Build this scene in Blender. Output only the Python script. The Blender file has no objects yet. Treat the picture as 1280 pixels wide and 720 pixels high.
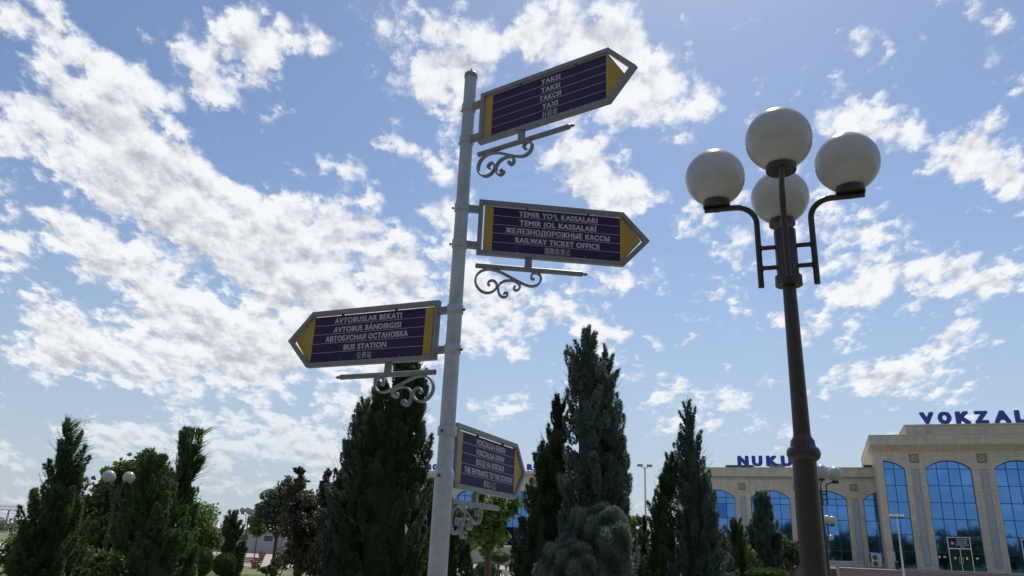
import bpy, bmesh, math, random
import numpy as np
from mathutils import Vector, Matrix
random.seed(7)
S = bpy.context.scene
col = S.collection
rad = math.radians

# ------------------------------------------------------------------ camera
FPX, PITCH, ROLL, EYE = 935.0, rad(19.03), rad(2.4), 1.6
cF = Vector((0, math.cos(PITCH), math.sin(PITCH)))
cU0 = Vector((0, -math.sin(PITCH), math.cos(PITCH)))
cR0 = Vector((1, 0, 0))
cR = cR0 * math.cos(ROLL) + cU0 * math.sin(ROLL)
cU = cU0 * math.cos(ROLL) - cR0 * math.sin(ROLL)
cam = bpy.data.cameras.new('camera'); camo = bpy.data.objects.new('camera', cam); col.objects.link(camo)
m = Matrix((cR, cU, -cF)).transposed().to_4x4(); m.translation = (0, 0, EYE)
camo.matrix_world = m
cam.sensor_width = 36; cam.lens = FPX / 1280 * 36; cam.clip_start = 0.05; cam.clip_end = 6000
S.camera = camo
S.render.resolution_x = 1024; S.render.resolution_y = 576

def ray(x, y):
    return (cF * FPX + cR * (x - 640) + cU * (360 - y)).normalized()
def atY(x, y, Y):
    d = ray(x, y); return Vector((0, 0, EYE)) + d * (Y / d.y)

# ------------------------------------------------------------------ sun, sky, exposure
SUN_EL, SUN_AZ = rad(57), rad(17)      # azimuth measured from +Y towards +X
S.view_settings.view_transform = 'Standard'; S.view_settings.look = 'None'
S.view_settings.exposure = 0.18; S.view_settings.gamma = 1.0
sl = bpy.data.lights.new('sun', 'SUN'); so = bpy.data.objects.new('sun', sl); col.objects.link(so)
sl.energy = 4.0; sl.angle = rad(0.5); sl.color = (1, 0.955, 0.88)
sdir = Vector((math.sin(SUN_AZ) * math.cos(SUN_EL), math.cos(SUN_AZ) * math.cos(SUN_EL), math.sin(SUN_EL)))
so.rotation_euler = sdir.to_track_quat('Z', 'Y').to_euler(); so.location = sdir * 100

W = bpy.data.worlds.new('World'); S.world = W; W.use_nodes = True
nt = W.node_tree; N = nt.nodes; L = nt.links
N.clear()
def nd(t, **k):
    n = N.new(t)
    for a, b in k.items(): setattr(n, a, b)
    return n
def mth(op, a, b=None, c=None, clamp=False):
    n = nd('ShaderNodeMath', operation=op); n.use_clamp = clamp
    for i, v in enumerate((a, b, c)):
        if v is None: continue
        if isinstance(v, (int, float)): n.inputs[i].default_value = v
        else: L.new(v, n.inputs[i])
    return n.outputs[0]
out = nd('ShaderNodeOutputWorld'); bg = nd('ShaderNodeBackground')
sky = nd('ShaderNodeTexSky', sky_type='NISHITA', sun_disc=False)
sky.sun_elevation = SUN_EL; sky.sun_rotation = SUN_AZ
sky.air_density = 1.0; sky.dust_density = 0.45; sky.ozone_density = 2.7; sky.altitude = 50
SKYK = 0.10
tc = nd('ShaderNodeTexCoord'); sp = nd('ShaderNodeSeparateXYZ'); L.new(tc.outputs['Generated'], sp.inputs[0])
X, Y_, Z = sp.outputs
# the cloud layer is laid out on the sky as tangents east (x/y) and up (z/y) of the northern half, plain cloud noise elsewhere
ysafe = mth('MAXIMUM', mth('ABSOLUTE', Y_), 0.12)
uu = mth('DIVIDE', X, ysafe); vv = mth('DIVIDE', Z, ysafe)
cb = nd('ShaderNodeCombineXYZ'); L.new(uu, cb.inputs[0]); L.new(vv, cb.inputs[1]); UV = cb.outputs[0]
# warp for ragged shapes
wn = nd('ShaderNodeTexNoise'); wn.inputs['Scale'].default_value = 6; wn.inputs['Detail'].default_value = 3
cb3 = nd('ShaderNodeCombineXYZ')
L.new(uu, cb3.inputs[0]); L.new(vv, cb3.inputs[1]); L.new(mth('MULTIPLY', Y_, 0.3), cb3.inputs[2])
L.new(cb3.outputs[0], wn.inputs['Vector'])
vs = nd('ShaderNodeVectorMath', operation='SUBTRACT'); L.new(wn.outputs['Color'], vs.inputs[0]); vs.inputs[1].default_value = (.5, .5, .5)
vsc = nd('ShaderNodeVectorMath', operation='SCALE'); L.new(vs.outputs[0], vsc.inputs[0]); vsc.inputs['Scale'].default_value = 0.10
va = nd('ShaderNodeVectorMath', operation='ADD'); L.new(UV, va.inputs[0]); L.new(vsc.outputs[0], va.inputs[1]); WUV = va.outputs[0]
def uvp(x, y):
    d = ray(x, y); return Vector((d.x / d.y, d.z / d.y))
# clouds: centre px, half sizes px, tilt (deg, clockwise in the photo), weight
CL = [
 (20,20,60,40,0,1),(100,75,75,38,25,.9),(150,130,55,38,50,.8),(215,20,60,35,0,.5),(310,50,70,52,15,1.15),(252,112,72,52,15,1.1),
 (400,45,55,30,35,.62),(330,125,35,30,20,.6),(445,215,56,24,40,.8),(385,200,28,26,60,.45),(20,115,120,36,30,.85),(40,190,120,55,15,1.1),
 (150,205,150,60,32,1.2),(280,250,150,65,28,1.3),(400,300,130,65,25,1.3),(60,300,120,42,10,.95),(190,330,170,70,8,1.2),(330,370,170,80,5,1.3),
 (470,350,80,70,30,1.2),(110,425,170,45,12,1.1),(290,440,170,60,8,1.05),(430,400,100,60,0,1.05),(60,450,100,38,0,.8),(330,505,190,45,0,.62),
 (560,75,70,60,50,1.05),(540,110,70,48,40,.9),(505,182,28,20,25,.7),(560,200,40,26,10,.75),(640,55,70,40,0,.85),(745,35,95,48,5,1.1),
 (800,80,80,55,35,1.1),(760,110,70,50,20,.9),(900,124,70,25,18,.9),(865,165,20,30,-20,.6),(740,225,50,66,-20,.75),(800,245,95,36,18,1.0),(720,180,60,40,0,.5),
 (590,300,55,60,0,.95),(560,250,50,36,0,.7),(620,400,70,46,20,1.0),(690,390,48,32,0,.7),(770,350,50,34,10,.95),(820,358,40,20,35,.75),(740,400,46,30,30,.9),
 (640,440,50,26,20,.7),(690,467,34,17,0,.7),(650,470,34,20,10,.7),(590,350,60,40,0,.7),(500,440,80,50,0,.75),(770,435,60,32,35,.7),(835,482,60,24,15,.8),
 (900,360,40,45,50,.7),(940,400,66,36,10,.85),(888,457,32,11,30,.6),(930,515,100,22,3,.75),(1010,425,75,18,8,.75),(1050,410,26,9,0,.6),
 (1055,487,105,26,0,.8),(1110,478,50,20,0,.6),(1070,352,75,36,5,1.0),(1000,350,50,26,0,.7),(1050,282,85,36,5,.9),(1110,275,50,24,0,.6),(935,290,90,40,12,.85),(900,240,40,40,40,.5),
 (1140,172,100,38,24,1.05),(1245,205,65,48,45,1.05),(1275,240,35,36,0,.8),(1262,65,60,58,45,1.1),(1225,18,45,20,15,.7),(1160,48,24,10,0,.5),
 (1190,338,110,42,0,1.0),(1130,335,60,32,0,.8),(1235,352,50,28,0,.7),(1165,440,55,36,40,.75),(1235,422,66,28,0,.95),(1140,460,50,22,0,.6),
 (200,575,300,60,0,.75),(420,560,150,60,0,.8),(620,510,60,12,0,.45),(700,520,60,14,0,.4),(880,470,50,14,0,.35),(100,535,90,16,8,.4),(1000,60,60,16,0,.12)]
acc = None
for (cx, cy, rx, ry, an, wt) in CL:
    a = rad(an)
    c0 = uvp(cx, cy)
    ex = (uvp(cx + rx * math.cos(a), cy + rx * math.sin(a)) - c0); ey = (uvp(cx - ry * math.sin(a), cy + ry * math.cos(a)) - c0)
    mp = nd('ShaderNodeMapping', vector_type='TEXTURE')
    mp.inputs['Location'].default_value = (c0.x, c0.y, 0)
    mp.inputs['Rotation'].default_value = (0, 0, math.atan2(ex.y, ex.x))
    mp.inputs['Scale'].default_value = (ex.length * 1.35, ey.length * 1.35, 1)
    L.new(WUV, mp.inputs[0])
    g = nd('ShaderNodeTexGradient', gradient_type='QUADRATIC_SPHERE'); L.new(mp.outputs[0], g.inputs[0])
    w = mth('MULTIPLY', mth('SQRT', g.outputs['Fac']), wt*(.84 if cx > 850 else .93 if cx > 480 else 1.0))
    acc = w if acc is None else mth('ADD', acc, w)
front = mth('GREATER_THAN', Y_, 0.12)
cov = mth('MINIMUM', acc, 1.25)
cov = mth('ADD', mth('MULTIPLY', cov, front), mth('MULTIPLY', mth('SUBTRACT', 1.0, front), 0.5))
vp = mth('ADD', mth('ABSOLUTE', vv), 0.42)
cbp = nd('ShaderNodeCombineXYZ'); L.new(mth('ADD', mth('DIVIDE', uu, vp), mth('MULTIPLY', front, 7.3)), cbp.inputs[0]); L.new(mth('DIVIDE', 1.0, vp), cbp.inputs[1]); 
def layer(vec):
    """broad ragged fields + round heaps + fine fray, all procedural"""
    a = nd('ShaderNodeTexNoise', noise_dimensions='2D'); a.inputs['Scale'].default_value = 5.6; a.inputs['Detail'].default_value = 6; a.inputs['Roughness'].default_value = 0.55; L.new(vec, a.inputs['Vector'])
    f = nd('ShaderNodeTexNoise', noise_dimensions='2D'); f.inputs['Scale'].default_value = 30; f.inputs['Detail'].default_value = 6; f.inputs['Roughness'].default_value = 0.62; L.new(vec, f.inputs['Vector'])
    sh = nd('ShaderNodeVectorMath', operation='SCALE'); L.new(f.outputs['Color'], sh.inputs[0]); sh.inputs['Scale'].default_value = 0.045
    sv = nd('ShaderNodeVectorMath', operation='ADD'); L.new(vec, sv.inputs[0]); L.new(sh.outputs[0], sv.inputs[1])
    w = nd('ShaderNodeTexVoronoi', feature='F1', voronoi_dimensions='2D'); w.inputs['Scale'].default_value = 15.5; w.inputs['Detail'].default_value = 2; w.inputs['Roughness'].default_value = 0.55; w.normalize = True; L.new(sv.outputs[0], w.inputs['Vector'])
    heaps = mth('SUBTRACT', 0.265, w.outputs['Distance'])
    r = mth('ADD', mth('MULTIPLY', mth('SUBTRACT', a.outputs['Fac'], 0.5), 2.6), mth('MULTIPLY', heaps, 1.9))
    return mth('ADD', r, mth('MULTIPLY', mth('SUBTRACT', f.outputs['Fac'], 0.5), 1.5))
n0 = layer(cbp.outputs[0])
off = nd('ShaderNodeVectorMath', operation='ADD'); L.new(cbp.outputs[0], off.inputs[0]); off.inputs[1].default_value = (0.008, -0.035, 0)
n1 = layer(off.outputs[0])
dens = mth('ADD', mth('MULTIPLY', cov, 0.86), n0)
mr = nd('ShaderNodeMapRange', interpolation_type='SMOOTHERSTEP'); L.new(dens, mr.inputs[0])
mr.inputs[1].default_value = 0.16; mr.inputs[2].default_value = 0.98
alpha = mth('MULTIPLY', mr.outputs[0], 0.95)
zf = nd('ShaderNodeMapRange', interpolation_type='SMOOTHSTEP'); L.new(vv, zf.inputs[0]); zf.inputs[1].default_value = -0.02; zf.inputs[2].default_value = 0.26
alpha = mth('MULTIPLY', alpha, mth('ADD', 0.3, mth('MULTIPLY', zf.outputs[0], 0.70)))
# thick middles of clouds are greyer (they are lit from behind by the high sun)
core = nd('ShaderNodeMapRange', interpolation_type='SMOOTHSTEP'); L.new(mth('ADD', mth('MULTIPLY', dens, 0.42), mth('MULTIPLY', mth('SUBTRACT', n1, n0), 0.75)), core.inputs[0])
core.inputs[1].default_value = 0.10; core.inputs[2].default_value = 1.05
cm = nd('ShaderNodeMix', data_type='RGBA'); L.new(core.outputs[0], cm.inputs[0])
cm.inputs[6].default_value = (0.84, 0.85, 0.87, 1); cm.inputs[7].default_value = (0.45, 0.47, 0.51, 1)
skm = nd('ShaderNodeVectorMath', operation='SCALE'); L.new(sky.outputs[0], skm.inputs[0]); skm.inputs['Scale'].default_value = SKYK
# dusty summer air: a veil that thickens towards the horizon all round
hz_ = nd('ShaderNodeMapRange', interpolation_type='SMOOTHSTEP'); L.new(mth('ABSOLUTE', Z), hz_.inputs[0]); hz_.inputs[1].default_value = -0.12; hz_.inputs[2].default_value = 0.50
hz_.inputs[3].default_value = 0.97; hz_.inputs[4].default_value = 0.0
hzm = nd('ShaderNodeMix', data_type='RGBA'); L.new(hz_.outputs[0], hzm.inputs[0]); L.new(skm.outputs[0], hzm.inputs[6]); hzm.inputs[7].default_value = (0.40, 0.465, 0.555, 1)
mx = nd('ShaderNodeMix', data_type='RGBA'); L.new(alpha, mx.inputs[0]); L.new(hzm.outputs[2], mx.inputs[6]); L.new(cm.outputs[2], mx.inputs[7])
# the node strength stays in the physical range: colours above are divided by it again
dv = nd('ShaderNodeVectorMath', operation='SCALE'); L.new(mx.outputs[2], dv.inputs[0]); dv.inputs['Scale'].default_value = 1 / SKYK
L.new(dv.outputs[0], bg.inputs[0]); bg.inputs[1].default_value = SKYK
L.new(bg.outputs[0], out.inputs[0])
W.cycles.sampling_method = 'MANUAL'; W.cycles.sample_map_resolution = 1024

# ------------------------------------------------------------------ materials
def mat(name, color, rough=.6, metal=0, noise=None, bump=None, spec=.5, trans=None, coat=0):
    """noise=(scale, second colour, amount) ; bump=(scale, strength)"""
    M = bpy.data.materials.new(name); M.use_nodes = True
    n = M.node_tree.nodes; l = M.node_tree.links; b = n['Principled BSDF']
    b.inputs['Base Color'].default_value = (*color, 1); b.inputs['Roughness'].default_value = rough
    b.inputs['Metallic'].default_value = metal; b.inputs['Specular IOR Level'].default_value = spec
    b.inputs['Coat Weight'].default_value = coat
    t = n.new('ShaderNodeTexCoord')
    if noise:
        z = n.new('ShaderNodeTexNoise'); z.inputs['Scale'].default_value = noise[0]; z.inputs['Detail'].default_value = 8; z.inputs['Roughness'].default_value = .65
        l.new(t.outputs['Object'], z.inputs['Vector'])
        r = n.new('ShaderNodeMapRange'); r.inputs[1].default_value = .35; r.inputs[2].default_value = .7; r.inputs[4].default_value = noise[2]
        l.new(z.outputs['Fac'], r.inputs[0])
        x = n.new('ShaderNodeMix'); x.data_type = 'RGBA'; l.new(r.outputs[0], x.inputs[0])
        x.inputs[6].default_value = (*color, 1); x.inputs[7].default_value = (*noise[1], 1)
        l.new(x.outputs[2], b.inputs['Base Color'])
    if bump:
        z = n.new('ShaderNodeTexNoise'); z.inputs['Scale'].default_value = bump[0]; z.inputs['Detail'].default_value = 6
        l.new(t.outputs['Object'], z.inputs['Vector'])
        u = n.new('ShaderNodeBump'); u.inputs['Strength'].default_value = bump[1]; u.inputs['Distance'].default_value = .01
        l.new(z.outputs['Fac'], u.inputs['Height']); l.new(u.outputs[0], b.inputs['Normal'])
    if trans:
        tr = n.new('ShaderNodeBsdfTranslucent'); tr.inputs[0].default_value = (*trans[1], 1)
        mxs = n.new('ShaderNodeMixShader'); mxs.inputs[0].default_value = trans[0]
        l.new(b.outputs[0], mxs.inputs[1]); l.new(tr.outputs[0], mxs.inputs[2]); l.new(mxs.outputs[0], n['Material Output'].inputs[0])
    return M

def leafmat(name, c1, c2, trans=.25):
    M = bpy.data.materials.new(name); M.use_nodes = True
    n = M.node_tree.nodes; l = M.node_tree.links; b = n['Principled BSDF']
    b.inputs['Roughness'].default_value = .6; b.inputs['Specular IOR Level'].default_value = .3
    at = n.new('ShaderNodeAttribute'); at.attribute_name = 'tint'
    x = n.new('ShaderNodeMix'); x.data_type = 'RGBA'; l.new(at.outputs['Fac'], x.inputs[0])
    x.inputs[6].default_value = (*c1, 1); x.inputs[7].default_value = (*c2, 1)
    l.new(x.outputs[2], b.inputs['Base Color'])
    tr = n.new('ShaderNodeBsdfTranslucent'); l.new(x.outputs[2], tr.inputs[0])
    s = n.new('ShaderNodeMixShader'); s.inputs[0].default_value = trans
    l.new(b.outputs[0], s.inputs[1]); l.new(tr.outputs[0], s.inputs[2]); l.new(s.outputs[0], n['Material Output'].inputs[0])
    return M

def stonemat(name, base, c2, bw, bh, mortar=.02, dark=.55):
    M = bpy.data.materials.new(name); M.use_nodes = True
    n = M.node_tree.nodes; l = M.node_tree.links; b = n['Principled BSDF']; b.inputs['Roughness'].default_value = .75
    t = n.new('ShaderNodeTexCoord'); s = n.new('ShaderNodeSeparateXYZ'); l.new(t.outputs['Object'], s.inputs[0])
    ad = n.new('ShaderNodeMath'); ad.operation = 'ADD'; l.new(s.outputs[0], ad.inputs[0]); l.new(s.outputs[1], ad.inputs[1])
    c = n.new('ShaderNodeCombineXYZ'); l.new(ad.outputs[0], c.inputs[0]); l.new(s.outputs[2], c.inputs[1])
    br = n.new('ShaderNodeTexBrick'); l.new(c.outputs[0], br.inputs['Vector']); br.inputs['Scale'].default_value = 1
    br.inputs['Brick Width'].default_value = bw; br.inputs['Row Height'].default_value = bh; br.inputs['Mortar Size'].default_value = mortar
    br.inputs['Color1'].default_value = (*base, 1); br.inputs['Color2'].default_value = (*c2, 1)
    br.inputs['Mortar'].default_value = (*[v * dark for v in base], 1)
    z = n.new('ShaderNodeTexNoise'); z.inputs['Scale'].default_value = .9; z.inputs['Detail'].default_value = 9; z.inputs['Roughness'].default_value = .7
    mp = n.new('ShaderNodeMapping'); mp.inputs['Scale'].default_value = (1.6, 1.6, .5); l.new(t.outputs['Object'], mp.inputs[0]); l.new(mp.outputs[0], z.inputs['Vector'])
    r = n.new('ShaderNodeMapRange'); r.inputs[1].default_value = .35; r.inputs[2].default_value = .75; r.inputs[3].default_value = 1.06; r.inputs[4].default_value = .70
    l.new(z.outputs['Fac'], r.inputs[0])
    v = n.new('ShaderNodeVectorMath'); v.operation = 'SCALE'; l.new(br.outputs['Color'], v.inputs[0]); l.new(r.outputs[0], v.inputs['Scale'])
    l.new(v.outputs[0], b.inputs['Base Color'])
    u = n.new('ShaderNodeBump'); u.inputs['Strength'].default_value = .6; u.inputs['Distance'].default_value = .02; u.invert = True
    l.new(br.outputs['Fac'], u.inputs['Height']); l.new(u.outputs[0], b.inputs['Normal'])
    return M

def ornmat(name):
    M = bpy.data.materials.new(name); M.use_nodes = True
    n = M.node_tree.nodes; l = M.node_tree.links; b = n['Principled BSDF']; b.inputs['Roughness'].default_value = .5
    t = n.new('ShaderNodeTexCoord'); mp = n.new('ShaderNodeMapping'); mp.inputs['Scale'].default_value = (5, 0, 5); l.new(t.outputs['Object'], mp.inputs[0])
    v = n.new('ShaderNodeTexVoronoi'); v.feature = 'DISTANCE_TO_EDGE'; v.inputs['Scale'].default_value = 1; v.inputs['Randomness'].default_value = .35; l.new(mp.outputs[0], v.inputs['Vector'])
    r = n.new('ShaderNodeMapRange'); r.inputs[1].default_value = .08; r.inputs[2].default_value = .16; l.new(v.outputs['Distance'], r.inputs[0])
    x = n.new('ShaderNodeMix'); x.data_type = 'RGBA'; l.new(r.outputs[0], x.inputs[0])
    x.inputs[6].default_value = (.44, .43, .43, 1); x.inputs[7].default_value = (.19, .23, .34, 1)
    l.new(x.outputs[2], b.inputs['Base Color']); return M

MT = dict(
 postgrey=mat('grey_painted_steel', (.39, .43, .49), .42, noise=(11, (.24, .27, .31), .8), bump=(60, .08)),
 frame=mat('grey_frame_paint', (.20, .21, .23), .45, noise=(14, (.12, .13, .145), .8), bump=(70, .08)),
 bolt=mat('rusty_bolt', (.09, .06, .045), .7),
 navy=mat('navy_vinyl', (.030, .015, .070), .6, noise=(5, (.045, .024, .09), .7), spec=.22),
 yellow=mat('yellow_vinyl', (.38, .26, .05), .5, noise=(6, (.30, .20, .04), .7), spec=.3),
 paleline=mat('pale_line', (.35, .30, .45), .4),
 lettering=mat('silver_lettering', (.40, .39, .49), .4),
 iron=mat('dark_iron', (.020, .0145, .012), .45, noise=(12, (.034, .025, .019), .8), bump=(45, .15)),
 globe=mat('opal_globe', (.45, .455, .465), .22, noise=(3, (.37, .37, .37), .7), trans=(.22, (.57, .57, .57))),
 blueletter=mat('blue_letter_paint', (.022, .035, .36), .35),
 stone=stonemat('travertine_cladding', (.54, .49, .415), (.48, .435, .37), .9, .34, .012, .72),
 stone2=stonemat('smooth_travertine', (.52, .47, .40), (.48, .435, .37), 1.6, .55, .010, .75),
 soffit=mat('cornice_stone', (.52, .44, .35), .75, noise=(.8, (.38, .32, .25), .6)),
 glass=mat('blue_mirror_glass', (.085, .225, .50), .035, metal=1),
 darkglass=mat('dark_blue_glass', (.045, .12, .36), .06, metal=1),
 blackglass=mat('dark_door_glass', (.03, .035, .04), .08, metal=0, spec=.8),
 mullion=mat('dark_blue_mullion', (.02, .035, .07), .4),
 orn=ornmat('blue_ornament'),
 plaque=mat('plaque_stone', (.33, .29, .24), .8, noise=(6, (.16, .15, .14), .8)),
 plaquedark=mat('plaque_ground', (.16, .145, .125), .8),
 white=mat('white_paint', (.72, .72, .70), .5, noise=(3, (.6, .6, .57), .5)),
 grey=mat('mid_grey_paint', (.28, .28, .28), .6, noise=(3, (.2, .2, .2), .6)),
 warehouse=mat('grey_wall', (.36, .36, .37), .8, noise=(.4, (.27, .27, .28), .7)),
 roofgrey=mat('pale_roof', (.55, .55, .55), .7, noise=(.3, (.45, .45, .45), .6)),
 dark=mat('dark_plastic', (.03, .03, .032), .5),
 bark=mat('bark', (.10, .075, .055), .9, noise=(8, (.05, .038, .03), .8), bump=(20, .8)),
 terrace=mat('terrace_granite', (.16, .13, .115), .75, noise=(1.5, (.11, .09, .08), .7)),
 step=mat('step_granite', (.20, .165, .145), .75, noise=(2, (.14, .12, .105), .7)),
 pot=mat('terracotta', (.28, .09, .055), .8),
 skin=mat('skin', (.35, .2, .13), .6), cloth_dark=mat('dark_cloth', (.025, .025, .03), .9), cloth_light=mat('light_cloth', (.55, .5, .5), .9),
 hair=mat('hair', (.02, .015, .012), .7),
 wood=mat('bench_wood', (.16, .12, .09), .8),
)

# ------------------------------------------------------------------ mesh helpers
class MB:
    def __init__(s): s.v = []; s.f = []; s.sm = []
    def add(s, vs, fs, smooth=False):
        o = len(s.v); s.v += [tuple(v) for v in vs]; s.f += [tuple(i + o for i in f) for f in fs]; s.sm += [smooth] * len(fs); return s
    def box(s, x0, x1, y0, y1, z0, z1):
        return s.add([(x0,y0,z0),(x1,y0,z0),(x1,y1,z0),(x0,y1,z0),(x0,y0,z1),(x1,y0,z1),(x1,y1,z1),(x0,y1,z1)],
              [(0,3,2,1),(4,5,6,7),(0,1,5,4),(1,2,6,5),(2,3,7,6),(3,0,4,7)])
    def prism(s, poly, y0, y1):
        """outline in x,z swept from y0 to y1"""
        n = len(poly); vs = [(x, y0, z) for x, z in poly] + [(x, y1, z) for x, z in poly]
        return s.add(vs, [tuple(range(n)), tuple(range(2*n-1, n-1, -1))] + [(i, n+i, n+(i+1) % n, (i+1) % n) for i in range(n)])
    def tube(s, pts, r, seg=12, caps=True, smooth=True, flat=None):
        """round tube, or a flat strap when flat=(half width along y, half thickness)"""
        pts = [Vector(p) for p in pts]; n = len(pts); rr = r if isinstance(r, (list, tuple)) else [r]*n
        vs = []; up = None
        for i, p in enumerate(pts):
            t = (pts[min(i+1, n-1)] - pts[max(i-1, 0)]).normalized()
            if up is None: up = Vector((0, 0, 1)) if abs(t.z) < .9 else Vector((1, 0, 0))
            if flat: b = Vector((0, 1, 0)); a = t.cross(b).normalized()
            else:
                a = (up - t * up.dot(t)).normalized(); up = a; b = t.cross(a)
            if flat:
                for q, w in ((-1,-1),(1,-1),(1,1),(-1,1)): vs.append(p + b*q*flat[0] + a*w*flat[1])
            else:
                for k in range(seg):
                    g = 2*math.pi*k/seg; vs.append(p + (a*math.cos(g) + b*math.sin(g))*rr[i])
        m = 4 if flat else seg; fs = []
        for i in range(n-1):
            for k in range(m): fs.append((i*m+k, i*m+(k+1) % m, (i+1)*m+(k+1) % m, (i+1)*m+k))
        s.add(vs, fs, smooth and not flat)
        o = len(s.v) - len(vs)
        if caps:
            s.f += [tuple(o+k for k in range(m-1, -1, -1)), tuple(o+(n-1)*m+k for k in range(m))]; s.sm += [False, False]
        return s
    def lathe(s, prof, c=(0,0,0), seg=24, smooth=True):
        vs = []; n = len(prof)
        for r, z in prof:
            for k in range(seg):
                g = 2*math.pi*k/seg; vs.append((c[0]+r*math.cos(g), c[1]+r*math.sin(g), c[2]+z))
        fs = [(i*seg+k, i*seg+(k+1) % seg, (i+1)*seg+(k+1) % seg, (i+1)*seg+k) for i in range(n-1) for k in range(seg)]
        fs += [tuple(range(seg-1, -1, -1)), tuple((n-1)*seg+k for k in range(seg))]
        return s.add(vs, fs, smooth)
    def build(s, name, material, parent=None, bevel=0, loc=None, autos=40):
        me = bpy.data.meshes.new(name); me.from_pydata(s.v, [], s.f); me.materials.append(material)
        bm = bmesh.new(); bm.from_mesh(me); bmesh.ops.recalc_face_normals(bm, faces=bm.faces)
        bm.to_mesh(me); bm.free()
        if any(s.sm):
            for p, q in zip(me.polygons, s.sm): p.use_smooth = q
            me.set_sharp_from_angle(angle=rad(autos))
        o = bpy.data.objects.new(name, me); col.objects.link(o); o.parent = parent
        if loc: o.location = loc
        if bevel:
            b = o.modifiers.new('bevel', 'BEVEL'); b.width = bevel; b.segments = 2; b.limit_method = 'ANGLE'; b.angle_limit = rad(40)
        return o

def tag(o, label=None, cat=None, group=None, kind=None):
    for k, v in (('label', label), ('category', cat), ('group', group), ('kind', kind)):
        if v: o[k] = v
    return o
def thing(name, label, cat, loc=(0,0,0), rz=0, group=None):
    o = bpy.data.objects.new(name, None); col.objects.link(o); o.location = loc; o.rotation_euler.z = rz
    return tag(o, label, cat, group)
def copy_tree(o, parent=None):
    c = o.copy(); col.objects.link(c); c.parent = parent
    for ch in o.children: copy_tree(ch, c)
    return c
def text_mesh(txt, size, fit_w=None, extrude=0.0, bold=.05, squash=None):
    """flat lettering as a mesh in x/z, centred on x, base at z=0; strokes are thickened by laying shifted copies a hair apart"""
    cu = bpy.data.curves.new('lettering', 'FONT'); cu.body = txt; cu.size = size; cu.align_x = 'CENTER'
    cu.extrude = extrude; cu.resolution_u = 3; cu.space_character = 1.0 + bold*2.2
    o = bpy.data.objects.new('lettering', cu); col.objects.link(o)
    me = bpy.data.meshes.new_from_object(o.evaluated_get(bpy.context.evaluated_depsgraph_get()))
    bpy.data.objects.remove(o); bpy.data.curves.remove(cu)
    n = len(me.vertices); a = np.empty(n*3, np.float32); me.vertices.foreach_get('co', a); a = a.reshape(-1, 3)
    x = a[:, 0] - (a[:, 0].min() + a[:, 0].max())/2; z = a[:, 1] - 0; y = -a[:, 2]
    if fit_w: x = x * fit_w / (x.max() - x.min())
    if squash: z = (z - z.min()) * squash / (z.max() - z.min()); d = squash*bold*1.4
    else: d = size*bold
    base = np.stack([x, y, z], 1); fs = [tuple(p.vertices) for p in me.polygons]; V = []; F = []
    for k, (sx, sz) in enumerate(((0, 0), (1, 0), (-1, 0), (.75, .6), (-.75, .6), (.75, -.6), (-.75, -.6), (0, .6), (0, -.6))):
        if bold < .02 and k > 2: break
        V.append(base + np.array([sx*d, k*(.0001 if extrude == 0 else .002), sz*d])); F += [tuple(i + k*n for i in f) for f in fs]
    out = bpy.data.meshes.new('lettering'); out.from_pydata(np.concatenate(V).tolist(), [], F); bpy.data.meshes.remove(me)
    return out

# ------------------------------------------------------------------ the setting: ground and plaza
def sst(a, b, x):
    t = min(1, max(0, (x-a)/(b-a))); return t*t*(3-2*t)
def gz(x, y):
    return -0.75 * max(sst(2, 12, -x) * sst(3, 14, y), sst(20, 45, y)) if y > 0 else -0.0
def sheet(name, xs, ys, dz, material, label=None):
    vs = [(x, y, gz(x, y) + dz) for y in ys for x in xs]; n = len(xs)
    fs = [(j*n+i, j*n+i+1, (j+1)*n+i+1, (j+1)*n+i) for j in range(len(ys)-1) for i in range(n-1)]
    m = MB(); m.add(vs, fs, True); o = m.build(name, material, autos=180); o['kind'] = 'structure'
    if label: o['label'] = label
    return o
def groundmat():
    M = bpy.data.materials.new('lawn_and_soil'); M.use_nodes = True
    n = M.node_tree.nodes; l = M.node_tree.links; b = n['Principled BSDF']; b.inputs['Roughness'].default_value = .95
    t = n.new('ShaderNodeTexCoord')
    z1 = n.new('ShaderNodeTexNoise'); z1.inputs['Scale'].default_value = .12; z1.inputs['Detail'].default_value = 8; l.new(t.outputs['Object'], z1.inputs['Vector'])
    z2 = n.new('ShaderNodeTexNoise'); z2.inputs['Scale'].default_value = 14; z2.inputs['Detail'].default_value = 6; l.new(t.outputs['Object'], z2.inputs['Vector'])
    a = n.new('ShaderNodeMix'); a.data_type = 'RGBA'; l.new(z2.outputs['Fac'], a.inputs[0]); a.inputs[6].default_value = (.035, .07, .015, 1); a.inputs[7].default_value = (.12, .15, .05, 1)
    r = n.new('ShaderNodeMapRange'); r.inputs[1].default_value = .52; r.inputs[2].default_value = .62; l.new(z1.outputs['Fac'], r.inputs[0])
    c = n.new('ShaderNodeMix'); c.data_type = 'RGBA'; l.new(r.outputs[0], c.inputs[0]); l.new(a.outputs[2], c.inputs[6]); c.inputs[7].default_value = (.20, .15, .10, 1)
    l.new(c.outputs[2], b.inputs['Base Color'])
    u = n.new('ShaderNodeBump'); u.inputs['Strength'].default_value = .8; u.inputs['Distance'].default_value = .04; l.new(z2.outputs['Fac'], u.inputs['Height']); l.new(u.outputs[0], b.inputs['Normal'])
    return M
xs = [-3000, -1500, -700, -300, -120, -60] + list(range(-40, 41, 2)) + [60, 120, 300, 700, 1500, 3000]
ys = [-3000, -1000, -300, -100, -40, -20, -10] + [0] + list(range(2, 60, 2)) + [70, 90, 120, 200, 400, 900, 2000, 4000]
sheet('ground', xs, ys, 0, groundmat())
pav = stonemat('paving', (.34, .31, .27), (.30, .275, .24), .6, .6, .015, .6)
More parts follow.
